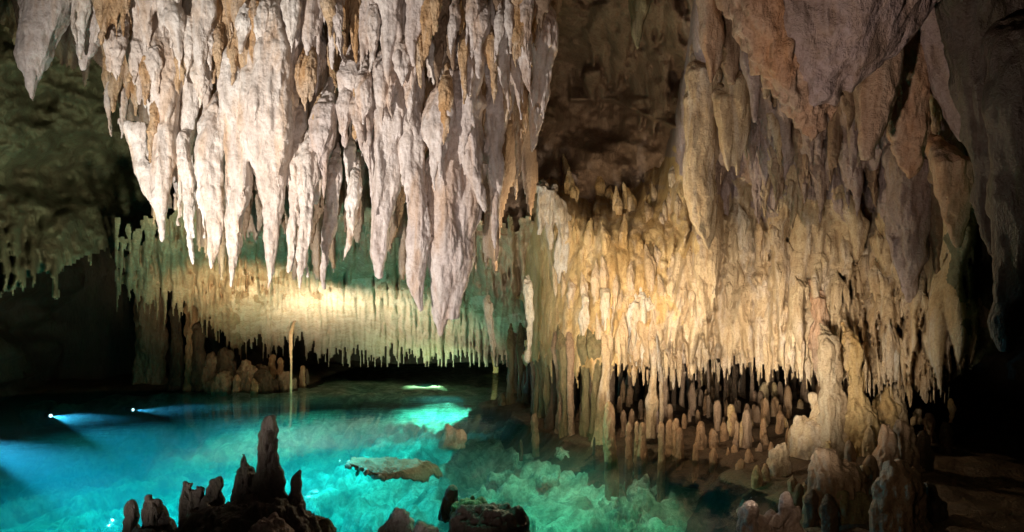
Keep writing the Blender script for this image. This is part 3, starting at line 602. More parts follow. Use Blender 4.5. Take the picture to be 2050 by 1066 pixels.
# random pendants on the right wall, tip rows
lst = []
for k in range(46):
    g = random.Random(900+k); x = 1400+k*11.2; lst.append((x+g.uniform(-8, 8), g.uniform(240, 470), g.uniform(22, 46), g))
for k, (x, y, w, g) in enumerate(lst):
    if 1560 < x < 1700 and y < 300: y += 110
    L = w*g.uniform(2.6, 4.8); Y = D.front(x, y-L*.5)-.02
    stalactite((x, y-L), (x+g.uniform(-6, 6), y), w, Y, g.choice(['mauve', 'mauve', 'tan', 'brown']),
               'stalactite of the upper tier on the right wall, %s from the left' % ORD[k], 'upper tier on the right wall', 900+k, .6, .8)
# copies: smaller ones of the bright right wall
def variants(name, n, L, w, seed, side=1., vox=.012, sharp=.6):
    out = []
    for k in range(n):
        r = random.Random(seed+k); tb = TB(); add_drip(tb, 0, 0, 0, L, w, r, sharp, 1., side, 0, up=.08)
        out.append(tb.finish(name, vox, 2, amp=w*.07, sc=w*.6, fine=.004, fsc=.03, flute=w*.04, fl=w*.25, sd=seed+k))
    return out
V1 = variants('stalactite', 9, .55, .17, 1200, 1.3)
V1m = {}
def vcopy(k, mt):
    if (k, mt) not in V1m:
        me = V1[k].copy(); me.materials.clear(); me.materials.append(M[mt]); V1m[(k, mt)] = me
    return V1m[(k, mt)]
def hang(name, me, px, py_tip, lpx, wpx, Y, L0, w0, label, cat, group, rot):
    q = Y/F; o = link(name, me, None, loc=P(px, py_tip-lpx, Y)); o.scale = (wpx*q/w0, wpx*q/w0, lpx*q/L0); o.rotation_euler = (0, 0, rot)
    return tag(o, label, cat, group)
g = random.Random(33)
FR = []
tiers = [('top', 1130, 1360, 400, 470, 26), ('second', 1130, 1880, 500, 560, 22), ('third', 1100, 1880, 590, 650, 40), ('lowest', 1190, 1860, 735, 790, 50)]
for tn, xa, xb, ya, yb, n in tiers:
    for k in range(n):
        x = xa+(k+.5)*(xb-xa)/n+g.uniform(-6, 6)
        w = g.uniform(9, 20); l = w*g.uniform(2.6, 5); y = g.uniform(ya, yb)
        if tn == 'lowest': y = np.interp(x, BX, BY)+g.uniform(8, 45); w = g.uniform(6, 15); l = w*g.uniform(3, 7)
        Y = D.front(x, min(y-l*.7, np.interp(x, BX, BY)-6))-.01
        mt = 'golden' if x < 1290 else 'tan'
        if g.random() < .10: mt = 'cream'
        if tn in ('third', 'lowest'):
            FR.append((vcopy(g.randrange(9), mt), P(x, y-l, Y), w*Y/F/.17, l*Y/F/.55, g.uniform(-.6, .6))); continue
        hang('stalactite', vcopy(g.randrange(9), mt), x, y, l, w, Y, .55, .17, 'small stalactite in the %s tier of the bright right wall, %s from the left' % (tn, ORD[k]), 'stalactite', 'small stalactites of the bright right wall', g.uniform(-.6, .6))
# the smallest and most numerous ones, beyond the countable three hundred
def merged(name, items, mat):
    Vs = []; Fs = []; n = 0
    for me, loc, sx, sz, rot in items:
        co = np.empty(len(me.vertices)*3, np.float32); me.vertices.foreach_get('co', co); co = co.reshape(-1, 3)*np.array([sx, sx, sz])
        c, q = math.cos(rot), math.sin(rot); co = np.stack([co[:, 0]*c-co[:, 1]*q, co[:, 0]*q+co[:, 1]*c, co[:, 2]], 1)+np.array(loc)
        f = np.empty(len(me.loops), np.int32); me.loops.foreach_get('vertex_index', f); Vs.append(co); Fs.append(f.reshape(-1, 4)+n); n += len(co)
    return link(name, mesh_np(name, np.concatenate(Vs), np.concatenate(Fs)), mat)
tag(merged('tiny_stalactites', FR, M['tan']), 'fringe of tiny stalactites along the lower tiers of the bright right wall', 'stalactites', kind='stuff')
# pale draperies that stand out on the bright wall
G3 = 'pale draperies on the right wall'
for lb, Yv, mt, paths in [
    ('white shelf at the recess\'s foot with a long pale drapery trailing down from it', 10.75, 'white', [[(1070, 372, 12), (1092, 382, 16), (1115, 404, 18), (1130, 450, 16), (1136, 520, 11), (1138, 575, 3)], [(1090, 385, 12), (1085, 430, 9), (1080, 470, 3)], [(1105, 395, 12), (1102, 450, 9), (1104, 500, 3)], [(1128, 450, 10), (1122, 520, 10), (1120, 570, 4)]]),
    ('white drapery with ragged fringe in the middle of the golden wall', 10.7, 'white', [[(1288, 600, 10), (1290, 640, 13), (1286, 690, 9), (1284, 742, 2)], [(1264, 620, 7), (1264, 680, 8), (1262, 728, 2)], [(1310, 615, 7), (1308, 680, 8), (1312, 722, 2)], [(1275, 610, 9), (1276, 660, 8), (1273, 735, 2)], [(1299, 610, 9), (1298, 670, 8), (1298, 738, 2)]]),
    ('tall white sheet of flowstone above the slender column', 10.8, 'white', [[(1210, 590, 9), (1215, 640, 12), (1216, 690, 11), (1212, 728, 4)]]),
    ('narrow white streak of flowstone left of the tall white sheet', 11.2, 'white', [[(1172, 600, 7), (1170, 660, 10), (1168, 735, 7)]]),
    ('pale blade-like drapery hanging at the left of the golden wall over the pool', 13.2, 'cream', [[(975, 610, 10), (980, 650, 8), (986, 690, 5), (990, 715, 3)]]),
    ('thin pale ribbon between the blade-like drapery and the golden wall', 12.2, 'cream', [[(1058, 570, 10), (1062, 640, 8), (1060, 720, 4)]]),
    ('orange rib running down the lowest part of the right wall', 9.9, 'orange', [[(1640, 600, 16), (1640, 680, 17), (1650, 740, 14), (1655, 775, 6)]]),
    ('blue-white patch of flowstone over the dark fringe at the far right', 9.4, 'white', [[(1780, 690, 10), (1788, 730, 16), (1795, 765, 8)]])]:
    mx_, my_ = paths[0][len(paths[0])//2][:2]
    if mx_ > 1075: Yv = D.front(mx_, my_)+.02
    tubes_thing('drapery', 'drapery', lb, G3, Yv, {'white': 'pearl'}.get(mt, mt), paths, 40+len(lb), vox=.016, amp=.03, sc=.12, flute=.03, fl=.05)

# ------------------------------------------------------------------ columns and stalagmites
def stalagmite_mesh(name, H, w, seed, flare=.5, lumps=1., fingers=0, vox=.012, blunt=.35, am=.06):
    r = random.Random(seed); tb = TB(); n = 40; s = np.linspace(0, 1, n)      # s: base to top
    prof = (1-s*blunt*.45)*(1+flare*np.exp(-s*9))
    prof = prof*np.sqrt(np.clip(1-(np.clip((s-(1-min(.9, .62*w/H)))/min(.9, .62*w/H), 0, 1))**2, .03, 1))
    for _ in range(int(4*lumps)):
        c = r.uniform(.1, .9); prof = prof*(1+r.uniform(.03, .13)*np.exp(-((s-c)/r.uniform(.04, .1))**2))
    wx = np.interp(s, np.linspace(0, 1, 6), np.cumsum([r.gauss(0, 1) for _ in range(6)])*w*.05)
    tb.tube(list(zip(wx, wx*.3, -.25+s*(H+.25), prof*w/2)), 18, .95, .04, r.uniform(0, 6))
    for _ in range(fingers):
        a = r.uniform(0, 6.28); h = H*r.uniform(.3, .75); ww = w*r.uniform(.28, .45); o = w*r.uniform(.3, .5)
        ss = np.linspace(0, 1, 12); rr = ww/2*np.sqrt(np.clip(1-np.clip((ss-.8)/.2, 0, 1)**2, .02, 1))*(1.3-.4*ss)
        tb.tube(list(zip(np.full(12, math.cos(a)*o), np.full(12, math.sin(a)*o), -.2+ss*(h+.2), rr)), 12)
    return tb.finish(name, vox, 2, amp=w*am, sc=w*.45, fine=.005, fsc=.035, flute=w*am*.5, fl=w*.3, sd=seed)
def at_base(px, py, zb=.1):     # depth of a point standing zb above the water that shows at row py
    return (CAMH-zb)*F/(py-HZ)
G4 = 'stalagmites along the right bank'
SG = [(1222, 803, 880, 24, 'peg'), (1259, 847, 876, 13, 'peg'), (1275, 843, 870, 10, 'peg'), (1287, 844, 872, 17, 'peg'), (1323, 844, 880, 14, 'peg'), (1341, 839, 895, 19, 'peg'), (1355, 836, 872, 13, 'peg'),
 (1361, 855, 903, 15, 'peg'), (1402, 844, 894, 19, 'peg'), (1390, 886, 908, 12, 'peg'), (1429, 857, 896, 18, 'peg'), (1428, 896, 912, 15, 'peg'), (1451, 844, 890, 15, 'peg'), (1464, 808, 860, 15, 'golden'), (1456, 896, 911, 10, 'peg'),
 (1472, 890, 911, 20, 'peg'), (1475, 842, 876, 10, 'peg'), (1485, 843, 874, 14, 'golden'), (1492, 831, 854, 12, 'orange'), (1482, 918, 938, 22, 'peg'), (1283, 799, 834, 10, 'brown'), (1313, 806, 848, 11, 'mauve'),
 (1503, 832, 852, 11, 'golden'), (1532, 834, 854, 14, 'golden'), (1527, 765, 822, 17, 'golden'), (1551, 765, 812, 12, 'golden'), (1510, 782, 814, 10, 'orange'), (1501, 868, 898, 15, 'peg'), (1532, 868, 905, 17, 'peg'),
 (1520, 887, 914, 14, 'brown'), (1544, 885, 914, 13, 'peg'), (1501, 897, 924, 17, 'peg'), (1513, 933, 962, 19, 'peg'), (1534, 927, 956, 17, 'peg'), (1577, 856, 874, 10, 'peg'), (1590, 860, 872, 9, 'peg'), (1572, 834, 857, 14, 'golden'),
 (1587, 950, 982, 21, 'brown'), (1609, 965, 1000, 22, 'brown'), (1483, 755, 800, 13, 'brown'), (1545, 810, 830, 10, 'golden'), (1600, 800, 822, 14, 'golden'), (1440, 800, 830, 10, 'brown'), (1420, 790, 828, 9, 'brown'), (1575, 790, 812, 10, 'brown')]
SG.sort()
for k, (px, ty, by, w, mt) in enumerate(SG):
    Y = at_base(px, by, .1 if by > 880 else .3); Y = min(Y, 16.5); q = Y/F; x = (px-1025)*q; zb = rbz(x, Y)
    ztop = CAMH-(ty-HZ)*q; H = max(ztop-zb, .08)
    me = stalagmite_mesh('stalagmite', H, w*q*1.05, 2000+k, .9, 1.6, random.Random(k).choice([0, 0, 1, 2]), vox=max(.008, w*q/14))
    tag(link('stalagmite', me, M[mt], loc=(x, Y, zb)), 'rounded finger-like stalagmite under the bright right wall, %s counting from the left' % ORD[k], 'stalagmite', G4)
# far field of small ones in the shade, copies
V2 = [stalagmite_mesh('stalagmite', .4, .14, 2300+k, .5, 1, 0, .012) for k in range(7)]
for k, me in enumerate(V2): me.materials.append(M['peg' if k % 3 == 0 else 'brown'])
g = random.Random(5); cnt = 0; kk = 0; far = []
while cnt < 200 and kk < 6000:
    kk += 1; px = g.uniform(1240, 1860); Y = g.uniform(9.2, 16.8); x = (px-1025)/F*Y; z = rbz(x, Y)
    if z < .1: continue
    py = HZ+(CAMH-z)/Y*F
    if px > 1600 and py > 830: continue
    far.append((x, Y, z)); cnt += 1
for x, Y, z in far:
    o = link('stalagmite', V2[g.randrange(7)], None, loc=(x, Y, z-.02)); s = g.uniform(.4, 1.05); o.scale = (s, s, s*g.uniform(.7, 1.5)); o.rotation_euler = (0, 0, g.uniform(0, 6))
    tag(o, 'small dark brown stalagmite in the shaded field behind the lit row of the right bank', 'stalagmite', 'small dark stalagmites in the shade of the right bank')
# in the water near the right bank
for px, ty, by, w, mt, lb in [(1071, 827, 884, 14, 'brown', 'lone dark finger of rock standing in the pool left of the bank'), (1043, 880, 892, 8, 'dark', 'tiny dark stub in the water below the lone dark finger'),
                              (1005, 788, 817, 14, 'moss', 'blunt mossy stalagmite at the water\'s edge by the thin column'), (1189, 875, 908, 6, 'dark', 'thin dark stick of rock standing in the water at the foot of the slender column')]:
    Y = at_base(px, by, 0); q = Y/F; H = (by-ty)*q
    tag(link('stalagmite', stalagmite_mesh('stalagmite', H, w*q, 2500+px, .1, 1.5, 0, .012, .25), M[mt], loc=((px-1025)*q, Y, 0)), lb, 'stalagmite', 'stalagmites standing in the pool')
# columns reaching from bank to ceiling
def column(px, ty, by, prof, mt, lb, zb=.05, seed=0, lean=0, flat=.95, wl=.02):
    Y = at_base(px, by, zb); q = Y/F; n = 40; s = np.linspace(0, 1, n); H = (by-ty)*q; tb = TB(); r = random.Random(seed)
    rr = np.interp(s, [p[0] for p in prof], [p[1] for p in prof])*q/2
    wx = np.interp(s, np.linspace(0, 1, 8), np.cumsum([r.gauss(0, 1) for _ in range(8)])*rr.mean()*.16)
    pts = list(zip(wx+lean*q*s, 0*s, -.15+s*(H+.15), rr)); xt, _, zt, rt = pts[-1]
    pts += [(xt, .10, zt+.14, rt*.95), (xt, .26, zt+.30, rt*.8), (xt, .45, zt+.48, rt*.5), (xt, .6, zt+.6, rt*.2)]
    tb.tube(pts, 18, flat, .06, seed)
    me = tb.finish('column', max(.010, rr.mean()*2/14), 2, amp=rr.mean()*.14, sc=rr.mean()*1.2, fine=.005, fsc=.035, flute=rr.mean()*.12, fl=rr.mean()*.5, sd=seed)
    return tag(link('column', me, M[mt], loc=((px-1025)*q, Y, zb)), lb, 'column', 'columns joining ceiling and floor')
column(1207, 700, 886, [(0, 50), (.15, 36), (.5, 26), (.8, 17), (1, 14)], 'tan', 'slender pale column at the water\'s edge under the golden wall', seed=3001)
column(1300, 700, 858, [(0, 22), (.3, 20), (.42, 28), (.5, 16), (.75, 12), (1, 16)], 'tan', 'bulging thin column between the slender pale one and the lit stalagmites', .3, 3002, 8)
column(1334, 720, 846, [(0, 12), (1, 10)], 'brown', 'straight brown column right of the bulging thin one', .3, 3003)
column(1323, 740, 848, [(0, 9), (1, 8)], 'tan', 'pencil-thin pale column just left of the straight brown one', .3, 3004)
column(1024, 700, 816, [(0, 22), (.4, 15), (.8, 12), (1, 18)], 'moss', 'mossy column at the left end of the green overgrown rock', 0, 3005)
column(994, 690, 747, [(0, 12), (.5, 9), (1, 20)], 'golden', 'short golden column standing in the pool far back', 0, 3006)
column(583, 670, 788, [(0, 5), (.5, 4), (1, 8)], 'tan', 'hair-thin pale column standing in the water before the dark opening', 0, 3007)
g = random.Random(12); TH = []
for k in range(22):
    px = 1036+k*7.6; by = np.interp(px, [1036, 1100, 1140, 1200], [822, 852, 878, 888])-g.choice([0, 0, 12, 22]); TH.append((px+g.uniform(-3, 3), g.uniform(16, 34), by))
for k, (px, w, by) in enumerate(TH):
    column(px, 700, by, [(0, w*1.0), (.2, w*g.uniform(.7, 1)), (.45, w*g.uniform(.35, .8)), (.7, w*g.uniform(.5, .9)), (1, w*1.2)], g.choice(['moss', 'moss', 'bank', 'brown']), 'overgrown column in the green-brown thicket left of the slender pale one, %s from the left' % ORD[k], 0, 3010+k, wl=.05)
for k in range(26):
    g = random.Random(3100+k); px = 1225+k*17.5; Y = g.uniform(12.2, 14.5); z = .3; q = Y/F; py = HZ+(CAMH-z)/q
    w = g.uniform(5, 12)
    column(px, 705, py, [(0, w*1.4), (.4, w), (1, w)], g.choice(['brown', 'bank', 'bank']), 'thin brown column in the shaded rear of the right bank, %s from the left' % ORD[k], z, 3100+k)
# big growths right
G5 = 'big stalagmites at the right'
def growth(lb, Y, mt, paths, seed, cat='stalagmite', name='stalagmite', amp=.035, sc=.14, vox=.013, fine=.009, flute=.014, group=G5): return tubes_thing(name, cat, lb, group, Y, mt, paths, seed, vox=vox, amp=amp, sc=sc, fine=fine, flute=flute)
growth('pale yellow many-fingered stalagmite group left of the rough grey column', 8.7, 'tan', [[(1625, 960, 40), (1622, 900, 44), (1622, 860, 38), (1612, 838, 14)], [(1640, 900, 26), (1640, 840, 20), (1634, 808, 9)], [(1605, 900, 18), (1604, 850, 12), (1603, 834, 8)], [(1650, 860, 14), (1630, 815, 9), (1626, 789, 6)], [(1655, 880, 16), (1643, 830, 11), (1642, 802, 7)]], 61)
growth('rough grey column with a ring round its neck between pale growths', 8.5, 'rear', [[(1672, 940, 32), (1665, 870, 27), (1670, 810, 29), (1664, 775, 18), (1662, 745, 22), (1662, 690, 20)]], 62, 'column', 'column')
growth('fat pale stalagmite with twin knob top right of the rough grey column', 8.5, 'tan', [[(1690, 940, 34), (1692, 880, 24), (1686, 840, 16), (1685, 826, 9)], [(1700, 900, 20), (1697, 850, 13), (1696, 826, 8)]], 63)
growth('broad yellow-brown column joined to the ceiling right of the twin knob', 8.4, 'golden', [[(1730, 930, 42), (1728, 870, 38), (1720, 820, 26), (1712, 785, 14), (1712, 750, 16), (1708, 690, 18)]], 64, 'column', 'column')
growth('single blunt finger rising in front of the rough grey column', 7.1, 'golden', [[(1660, 960, 18), (1658, 910, 13), (1657, 880, 9)]], 65)
growth('big brown ribbed mound with folded top in the right foreground', 6.4, 'brown', [[(1680, 1140, 70), (1675, 1040, 60), (1665, 960, 50), (1655, 925, 34), (1650, 905, 14)], [(1700, 1040, 40), (1705, 970, 30), (1708, 935, 10)]], 66, amp=.04)
growth('orange spindle-shaped stalagmite touching the ceiling fringe', 8.6, 'golden', [[(1780, 880, 20), (1780, 835, 22), (1778, 800, 13), (1779, 772, 7)]], 67)
growth('tapering brown stalagmite right of the orange spindle', 8.6, 'tan', [[(1802, 870, 22), (1800, 830, 17), (1799, 790, 10), (1799, 775, 6)]], 68)
growth('leaning yellow lobe left of the orange spindle', 8.9, 'golden', [[(1757, 860, 12), (1760, 820, 15), (1763, 790, 7)]], 69)
growth('slim pale peg right of the yellow-brown column', 8.4, 'tan', [[(1748, 880, 11), (1747, 840, 9), (1746, 818, 5)]], 70)
growth('twin-topped brown stalagmite behind the giant foreground one', 7.4, 'brown', [[(1810, 960, 34), (1805, 900, 24), (1803, 860, 16), (1802, 846, 9)], [(1825, 940, 22), (1822, 880, 14), (1820, 855, 8)]], 71)
growth('reddish stalagmite left of the twin-topped brown one', 7.2, 'orange', [[(1780, 980, 32), (1778, 900, 24), (1776, 862, 14), (1774, 848, 7)]], 72)
growth('giant twin-topped stalagmite in the right foreground', 5.6, 'brown', [[(1800, 1180, 62), (1798, 1060, 54), (1795, 970, 40), (1796, 935, 22), (1797, 922, 10)], [(1828, 1100, 44), (1824, 1000, 26), (1822, 960, 17), (1822, 944, 8)], [(1775, 1080, 30), (1772, 990, 18), (1771, 965, 8)]], 73, amp=.035)
growth('dark stalagmite right of the giant twin-topped one', 5.8, 'dark', [[(1862, 1120, 34), (1862, 1010, 26), (1858, 965, 12)]], 74)
growth('mossy double knob between the brown mound and the giant stalagmite', 6.2, 'moss', [[(1720, 1100, 40), (1722, 1020, 30), (1722, 985, 14)], [(1690, 1060, 22), (1685, 1000, 14), (1683, 982, 7)], [(1742, 1050, 16), (1738, 990, 10)]], 75)
growth('small tan peg between the brown mound and the giant stalagmite', 6.6, 'tan', [[(1731, 985, 9), (1730, 955, 8), (1730, 938, 5)]], 76)
growth('squat buff stalagmite with pitted crown at the corner of the right bank', 8.2, 'tan', [[(1562, 975, 22), (1561, 930, 19), (1560, 905, 15), (1564, 888, 7)]], 77)
growth('dark leaning lump right of the squat buff stalagmite', 7.4, 'dark', [[(1635, 1030, 22), (1632, 970, 19), (1636, 942, 9)]], 78)
growth('round pale knob on the shaded ledge far right', 9.0, 'tan', [[(1838, 850, 12), (1839, 830, 9), (1840, 821, 5)]], 79)
growth('dim amber post far right under the fringe', 9.0, 'golden', [[(1904, 850, 8), (1904, 815, 7), (1903, 798, 4)]], 80)
growth('weathered tree-stump-like rock with hollows at the bottom edge right', 5.0, 'mauve', [[(1555, 1150, 62), (1548, 1060, 50), (1545, 1036, 26)], [(1585, 1120, 34), (1583, 1040, 24), (1585, 1012, 17), (1580, 1003, 9)], [(1510, 1120, 30), (1502, 1040, 17), (1503, 1022, 6)]], 81, 'rock', 'rock', amp=.07, sc=.16, vox=.014, flute=.03)

g = random.Random(91)
for k, (px, w, ty, by, Y, mt) in enumerate([(1655, 26, 1010, 1090, 6.0, 'bank'), (1625, 20, 1000, 1050, 6.3, 'bank'), (1745, 22, 930, 1010, 6.9, 'brown'), (1850, 24, 880, 960, 7.4, 'bank'),
        (1895, 18, 860, 930, 8.2, 'bank'), (1860, 16, 840, 900, 8.8, 'brown'), (1770, 20, 1000, 1080, 5.9, 'bank'), (1600, 18, 985, 1025, 6.9, 'bank'), (1740, 16, 870, 930, 8.1, 'tan'), (1700, 18, 900, 960, 7.6, 'brown')]):
    q = Y/F; H = (by-ty)*q; me = stalagmite_mesh('stalagmite', H+.1, w*q*1.3, 2400+k, .8, 1.8, 2, .014)
    tag(link('stalagmite', me, M[mt], loc=((px-1025)*q, Y, CAMH-(by-HZ)*q)), 'dim stalagmite shaded among the big growths of the right foreground, %s in their scattered row' % ORD[k], 'stalagmite', 'dim stalagmites of the right foreground')
# ------------------------------------------------------------------ left bank growths
G6 = 'rocks and stalagmites of the left bank'
LBk = [(440, 735, 778, 44, 'brown', 'low brown mound at the left end of the left bank rocks'), (535, 735, 776, 50, 'brown', 'low broad mound between the lobed dome and the pointed tan stalagmite'), (575, 738, 774, 34, 'brown', 'low mound under the hair-thin column'), (400, 640, 776, 30, 'brown', 'tall ragged brown shaft between drapery and bulky stalagmite'), (380, 560, 775, 34, 'golden', 'tall narrow flowstone drapery reaching the left bank'), (350, 600, 775, 26, 'brown', 'dark drapery left of the tall narrow one'), (420, 700, 775, 34, 'brown', 'rounded brown stalagmite at the foot of the drapery'),
       (455, 690, 775, 40, 'brown', 'bulky brown stalagmite in the middle of the left bank'), (495, 715, 775, 46, 'brown', 'broad dome-shaped brown stalagmite left of the lobed one'), (525, 722, 772, 40, 'brown', 'lobed reddish dome on the left bank'),
       (545, 704, 768, 17, 'tan', 'pointed tan stalagmite left of the hair-thin column'), (560, 712, 768, 16, 'tan', 'blunt tan stalagmite just left of the hair-thin column'), (605, 728, 768, 12, 'tan', 'small stalagmite right of the hair-thin column'),
       (615, 735, 766, 10, 'brown', 'outermost small stalagmite of the left bank'), (300, 560, 772, 60, 'brown', 'wide dark shaft of rock beside the black cave mouth'), (475, 745, 778, 16, 'orange', 'small reddish knob at the water\'s edge of the left bank'), (510, 752, 780, 16, 'tan', 'small pale knob at the water\'s edge of the left bank')]
for k, (px, ty, by, w, mt, lb) in enumerate(LBk):
    Y = at_base(px, by, .05)-.2; q = Y/F; H = (by-ty)*q
    me = stalagmite_mesh('stalagmite', H, w*q*.85, 2700+k, .35, 1.8, 5 if w > 24 and ty > 650 else 1, .02, .35, .13)
    tag(link('stalagmite', me, M[{'tan': 'peg', 'golden': 'peg', 'brown': ('brown', 'bank')[k % 2]}.get(mt, mt)], loc=((px-1025)*q, Y, .0)), lb, 'stalagmite', G6)

# ------------------------------------------------------------------ foreground left
G7 = 'dark stalagmites in the left foreground'
YF = 5.1
def fg(lb, mt, paths, seed, Y=YF, cat='stalagmite', name='stalagmite', **k): return tubes_thing(name, cat, lb, G7, Y, mt, paths, seed, vox=.010, amp=.030, sc=.10, fine=.006, flute=.016, **{**dict(sm=1), **k})
fg('tall dark pillar-like stalagmite with reddish broken top in the left foreground', 'dark', [[(528, 1130, 52), (530, 1000, 28), (532, 930, 20), (537, 875, 17), (541, 845, 13), (542, 832, 6)], [(545, 1060, 22), (549, 960, 12), (550, 880, 8)]], 91, sm=2)
fg('sharp horn-like spike leaning on the tall dark pillar', 'dark', [[(500, 1120, 40), (490, 1000, 24), (488, 950, 18), (486, 925, 10), (487, 905, 2)]], 92)
fg('short round peg right of the tall dark pillar', 'dark', [[(565, 1100, 22), (560, 1000, 14), (559, 965, 6)]], 93)
fg('narrow upright finger at the right end of the dark cluster', 'dark', [[(592, 1100, 22), (593, 1010, 10), (596, 965, 8), (597, 943, 5)]], 94)
fg('squared double-topped stump left of the horn-like spike', 'dark', [[(388, 1120, 36), (382, 1030, 20), (377, 985, 11), (377, 966, 8)], [(405, 1100, 28), (402, 1010, 14), (402, 972, 10)]], 95)
fg('slanted axe-head-shaped stump between the squared one and the spike', 'dark', [[(432, 1120, 36), (430, 1030, 22), (428, 985, 15), (434, 960, 9), (438, 954, 4)]], 96)
fg('rounded loaf-like stump with a small nub at its upper left', 'dark', [[(315, 1120, 44), (312, 1050, 28), (308, 1015, 20), (306, 1003, 10)], [(298, 1080, 16), (295, 1010, 10), (297, 990, 7)]], 97)
fg('thin pointed spike at the left end of the dark cluster', 'dark', [[(262, 1140, 28), (264, 1060, 12), (265, 1010, 6), (266, 1006, 3)]], 98)
fg('mossy base rock under the dark cluster in the left foreground', 'dark', [[(470, 1220, 200), (470, 1110, 180), (480, 1070, 120), (500, 1030, 80), (530, 1000, 50)], [(400, 1140, 80), (405, 1060, 50), (408, 1020, 30)], [(600, 1200, 90), (590, 1080, 60), (580, 1010, 26)], [(300, 1200, 80), (310, 1090, 60), (310, 1060, 30)]], 99, Y=5.0, cat='rock', name='rock')
fg('olive green knobbly rock at the waterline right of the dark cluster', 'moss', [[(625, 1180, 70), (620, 1070, 50), (612, 1030, 22)], [(660, 1150, 40), (655, 1060, 22), (650, 1035, 8)]], 100, Y=5.2, cat='rock', name='rock')
fg('lilac-grey smooth block at the bottom edge below the tall pillar', 'mauve', [[(545, 1150, 50), (540, 1070, 40), (535, 1035, 20)]], 101, Y=4.75, cat='rock', name='rock')
# mid foreground rocks
G8 = 'rocks in the pool'
def pr(lb, mt, paths, seed, Y, **k): return tubes_thing('rock', 'rock', lb, G8, Y, mt, paths, seed, **{**dict(vox=.012, amp=.03, sc=.10, fine=.006, flute=.012), **k})
pr('dark shark-fin-shaped rock peak in the pool at the bottom centre', 'dark', [[(905, 1040, 26), (898, 1005, 16), (900, 988, 10), (903, 976, 3)]], 110, 5.9)
pr('low flat dark rock at the bottom edge right of the fin-shaped one', 'dark', [[(985, 1110, 90), (985, 1040, 74), (980, 1018, 40)], [(1030, 1100, 40), (1035, 1030, 24), (1038, 1014, 12)], [(930, 1100, 40), (935, 1040, 30), (940, 1020, 14)]], 111, 5.2)
pr('olive rock with a tiny knob behind the fin-shaped peak', 'moss', [[(945, 1040, 44), (945, 1015, 34), (947, 1000, 14)], [(948, 1010, 8), (948, 993, 5)]], 112, 5.7)
pr('pale half-submerged boulder left of the dark bottom rocks', 'white', [[(805, 1100, 36), (800, 1040, 26), (803, 1015, 12)], [(775, 1090, 22), (778, 1045, 12)]], 113, 5.4)
pr('pale submerged boulder at the bottom edge below the half-submerged one', 'white', [[(860, 1120, 40), (855, 1065, 30), (850, 1050, 12)]], 114, 5.1)
pr('small pale rock islet with a dark nib on top, far out in the pool', 'cream', [[(905, 895, 26), (906, 868, 17), (898, 856, 9), (894, 846, 3)], [(920, 885, 16), (922, 862, 9)]], 115, 11.2, vox=.02)
# shell-like slab: arched crust with an open mouth on its left
def slab():
    c = P(742, 940, 8.9); nu, nv = 46, 40; u, v = np.meshgrid(np.linspace(0, 1, nu), np.linspace(0, math.pi, nv), indexing='ij')
    a = .40*np.sin(math.pi*(.62*(1-u)**.8+.001))**.9+.02; h = .20*(1-u)**.45*(.8+.5*u)+.01
    x = u*1.35-.42*np.sin(v)**2*(1-u)**1.5; y = a*np.cos(v); z = h*np.sin(v)-.015
    d = .05*fbm(x/.16, y/.16, z/.1, 5, 4); z = z+d; y = y+d*.6; x = x+.04*fbm(y/.1, z/.1, 0, 8, 3)*(1-u)
    idx = np.arange(nu*nv).reshape(nu, nv); Q = np.stack([idx[:-1, :-1].ravel(), idx[1:, :-1].ravel(), idx[1:, 1:].ravel(), idx[:-1, 1:].ravel()], 1)
    me = mesh_np('crust', np.stack([x, y, z], 2).reshape(-1, 3), Q)
    e = bpy.data.objects.new('rock', None); S.collection.objects.link(e); e.location = (c.x, c.y, -.07); e.rotation_euler = (0, math.radians(7), math.radians(40)); e.scale = (.82, .85, 1.0)
    tag(e, 'shell-like slab with an arched pale-rimmed mouth lying at the surface mid pool', 'rock', G8)
    o = link('crust', me, M['brown'], e); sd = o.modifiers.new('s', 'SOLIDIFY'); sd.thickness = .035; sd.offset = -1
    tb = TB(); th = 10; ring = [(x[0, k]-.01, y[0, k], z[0, k]) for k in range(nv)]
    for k in range(0, nv, 2): tb.ball(ring[k], .032+.010*math.sin(k*2.3), (1, 1.2, 1), 8)
    tb.ball((.10, -.16, .0), .12, (1.5, 1, .35))
    link('rim', tb.finish('rim', .010, 3, .012, .05, .003, .03, 0, .06, 6), M['white'], e)
slab()
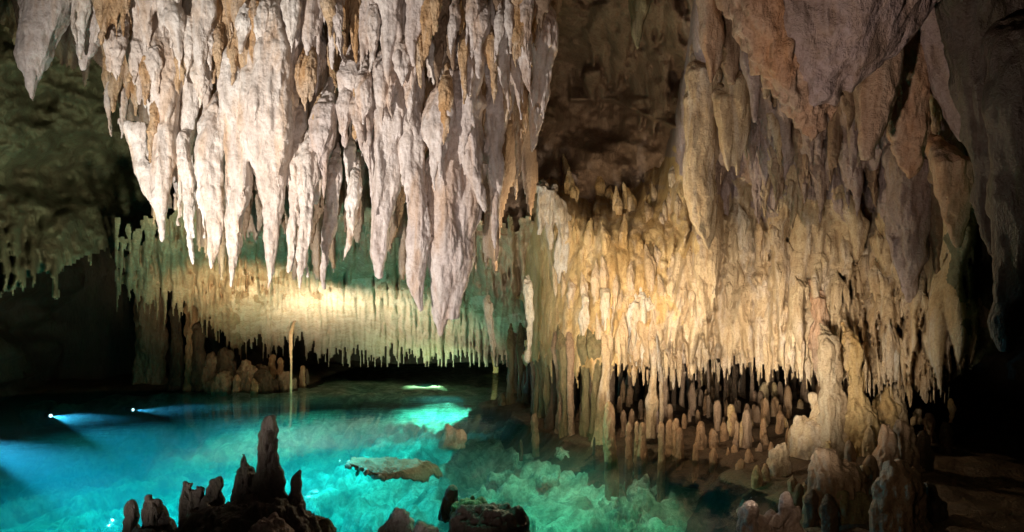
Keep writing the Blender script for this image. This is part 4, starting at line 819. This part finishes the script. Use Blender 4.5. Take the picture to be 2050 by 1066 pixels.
# blunt stones lying on the shallows before the right bank
g = random.Random(77); SV = []
for k in range(5):
    tb = TB(); tb.ball((0, 0, 0), .12, (1.2, .9, .6)); tb.ball((.08, .03, .02), .07, (1, 1, .9)); tb.ball((-.06, .04, .05), .04, (1, 1, 1.2)); SV.append(tb.finish('stone', .014, 2, .03, .07, .005, .03, 0, .1, 60+k))
for me in SV: me.materials.append(M['sand'])
n = 0
while n < 60:
    px = g.uniform(900, 1560); py = g.uniform(860, 1040); x, Y = onwater(px, py); d = -RS*sdist(np.array([x]), np.array([Y]), SH)[0]
    if d < .25 or d > 2.6: continue
    z = float(fp(np.array([[x]]), np.array([[Y]]))[0][0, 0]); o = link('stone', SV[g.randrange(5)], None, loc=(x, Y, z+.02)); s = g.uniform(.5, 1.6); o.scale = (s, s, s*g.uniform(.8, 2)); o.rotation_euler = (0, 0, g.uniform(0, 6)); n += 1
    tag(o, 'pale lump of stone on the pool floor in the shallows before the right bank', 'stone', 'pale stones in the shallows')

# ------------------------------------------------------------------ underwater lamps
mL = bpy.data.materials.new('lamp_glass'); mL.use_nodes = True; b = mL.node_tree.nodes['Principled BSDF']; b.inputs['Emission Color'].default_value = (.8, .92, 1, 1); b.inputs['Emission Strength'].default_value = 9
mH = bpy.data.materials.new('lamp_housing'); mH.use_nodes = True; mH.node_tree.nodes['Principled BSDF'].inputs['Base Color'].default_value = (.03, .03, .03, 1)
for k, (a, b_) in enumerate(UW[:3]):
    e = bpy.data.objects.new('underwater_lamp', None); S.collection.objects.link(e)
    a = Vector((a.x, a.y, -.16)); b_ = Vector((b_.x, b_.y, -.55)); dr = (b_-a).normalized()
    e.location = a-dr*.14; e.rotation_euler = dr.to_track_quat('Z', 'Y').to_euler()
    tag(e, ['underwater lamp nearest the left edge, white point sending a blue beam across the pool', 'middle underwater lamp with a thinner beam, between the other two', 'farthest underwater lamp, off the brown left bank'][k], 'lamp', 'underwater lamps')
    tb = TB(); tb.tube([(0, 0, -.12, .04), (0, 0, -.10, .06), (0, 0, .05, .065), (0, 0, .06, .05)], 16); me = bpy.data.meshes.new('housing'); me.from_pydata(np.concatenate(tb.v).tolist(), [], tb.f); link('housing', me, mH, e)
    tb = TB(); tb.tube([(0, 0, .062, .034), (0, 0, .070, .030), (0, 0, .076, .012)], 16); me = bpy.data.meshes.new('lens'); me.from_pydata(np.concatenate(tb.v).tolist(), [], tb.f); link('lens', me, mL, e)
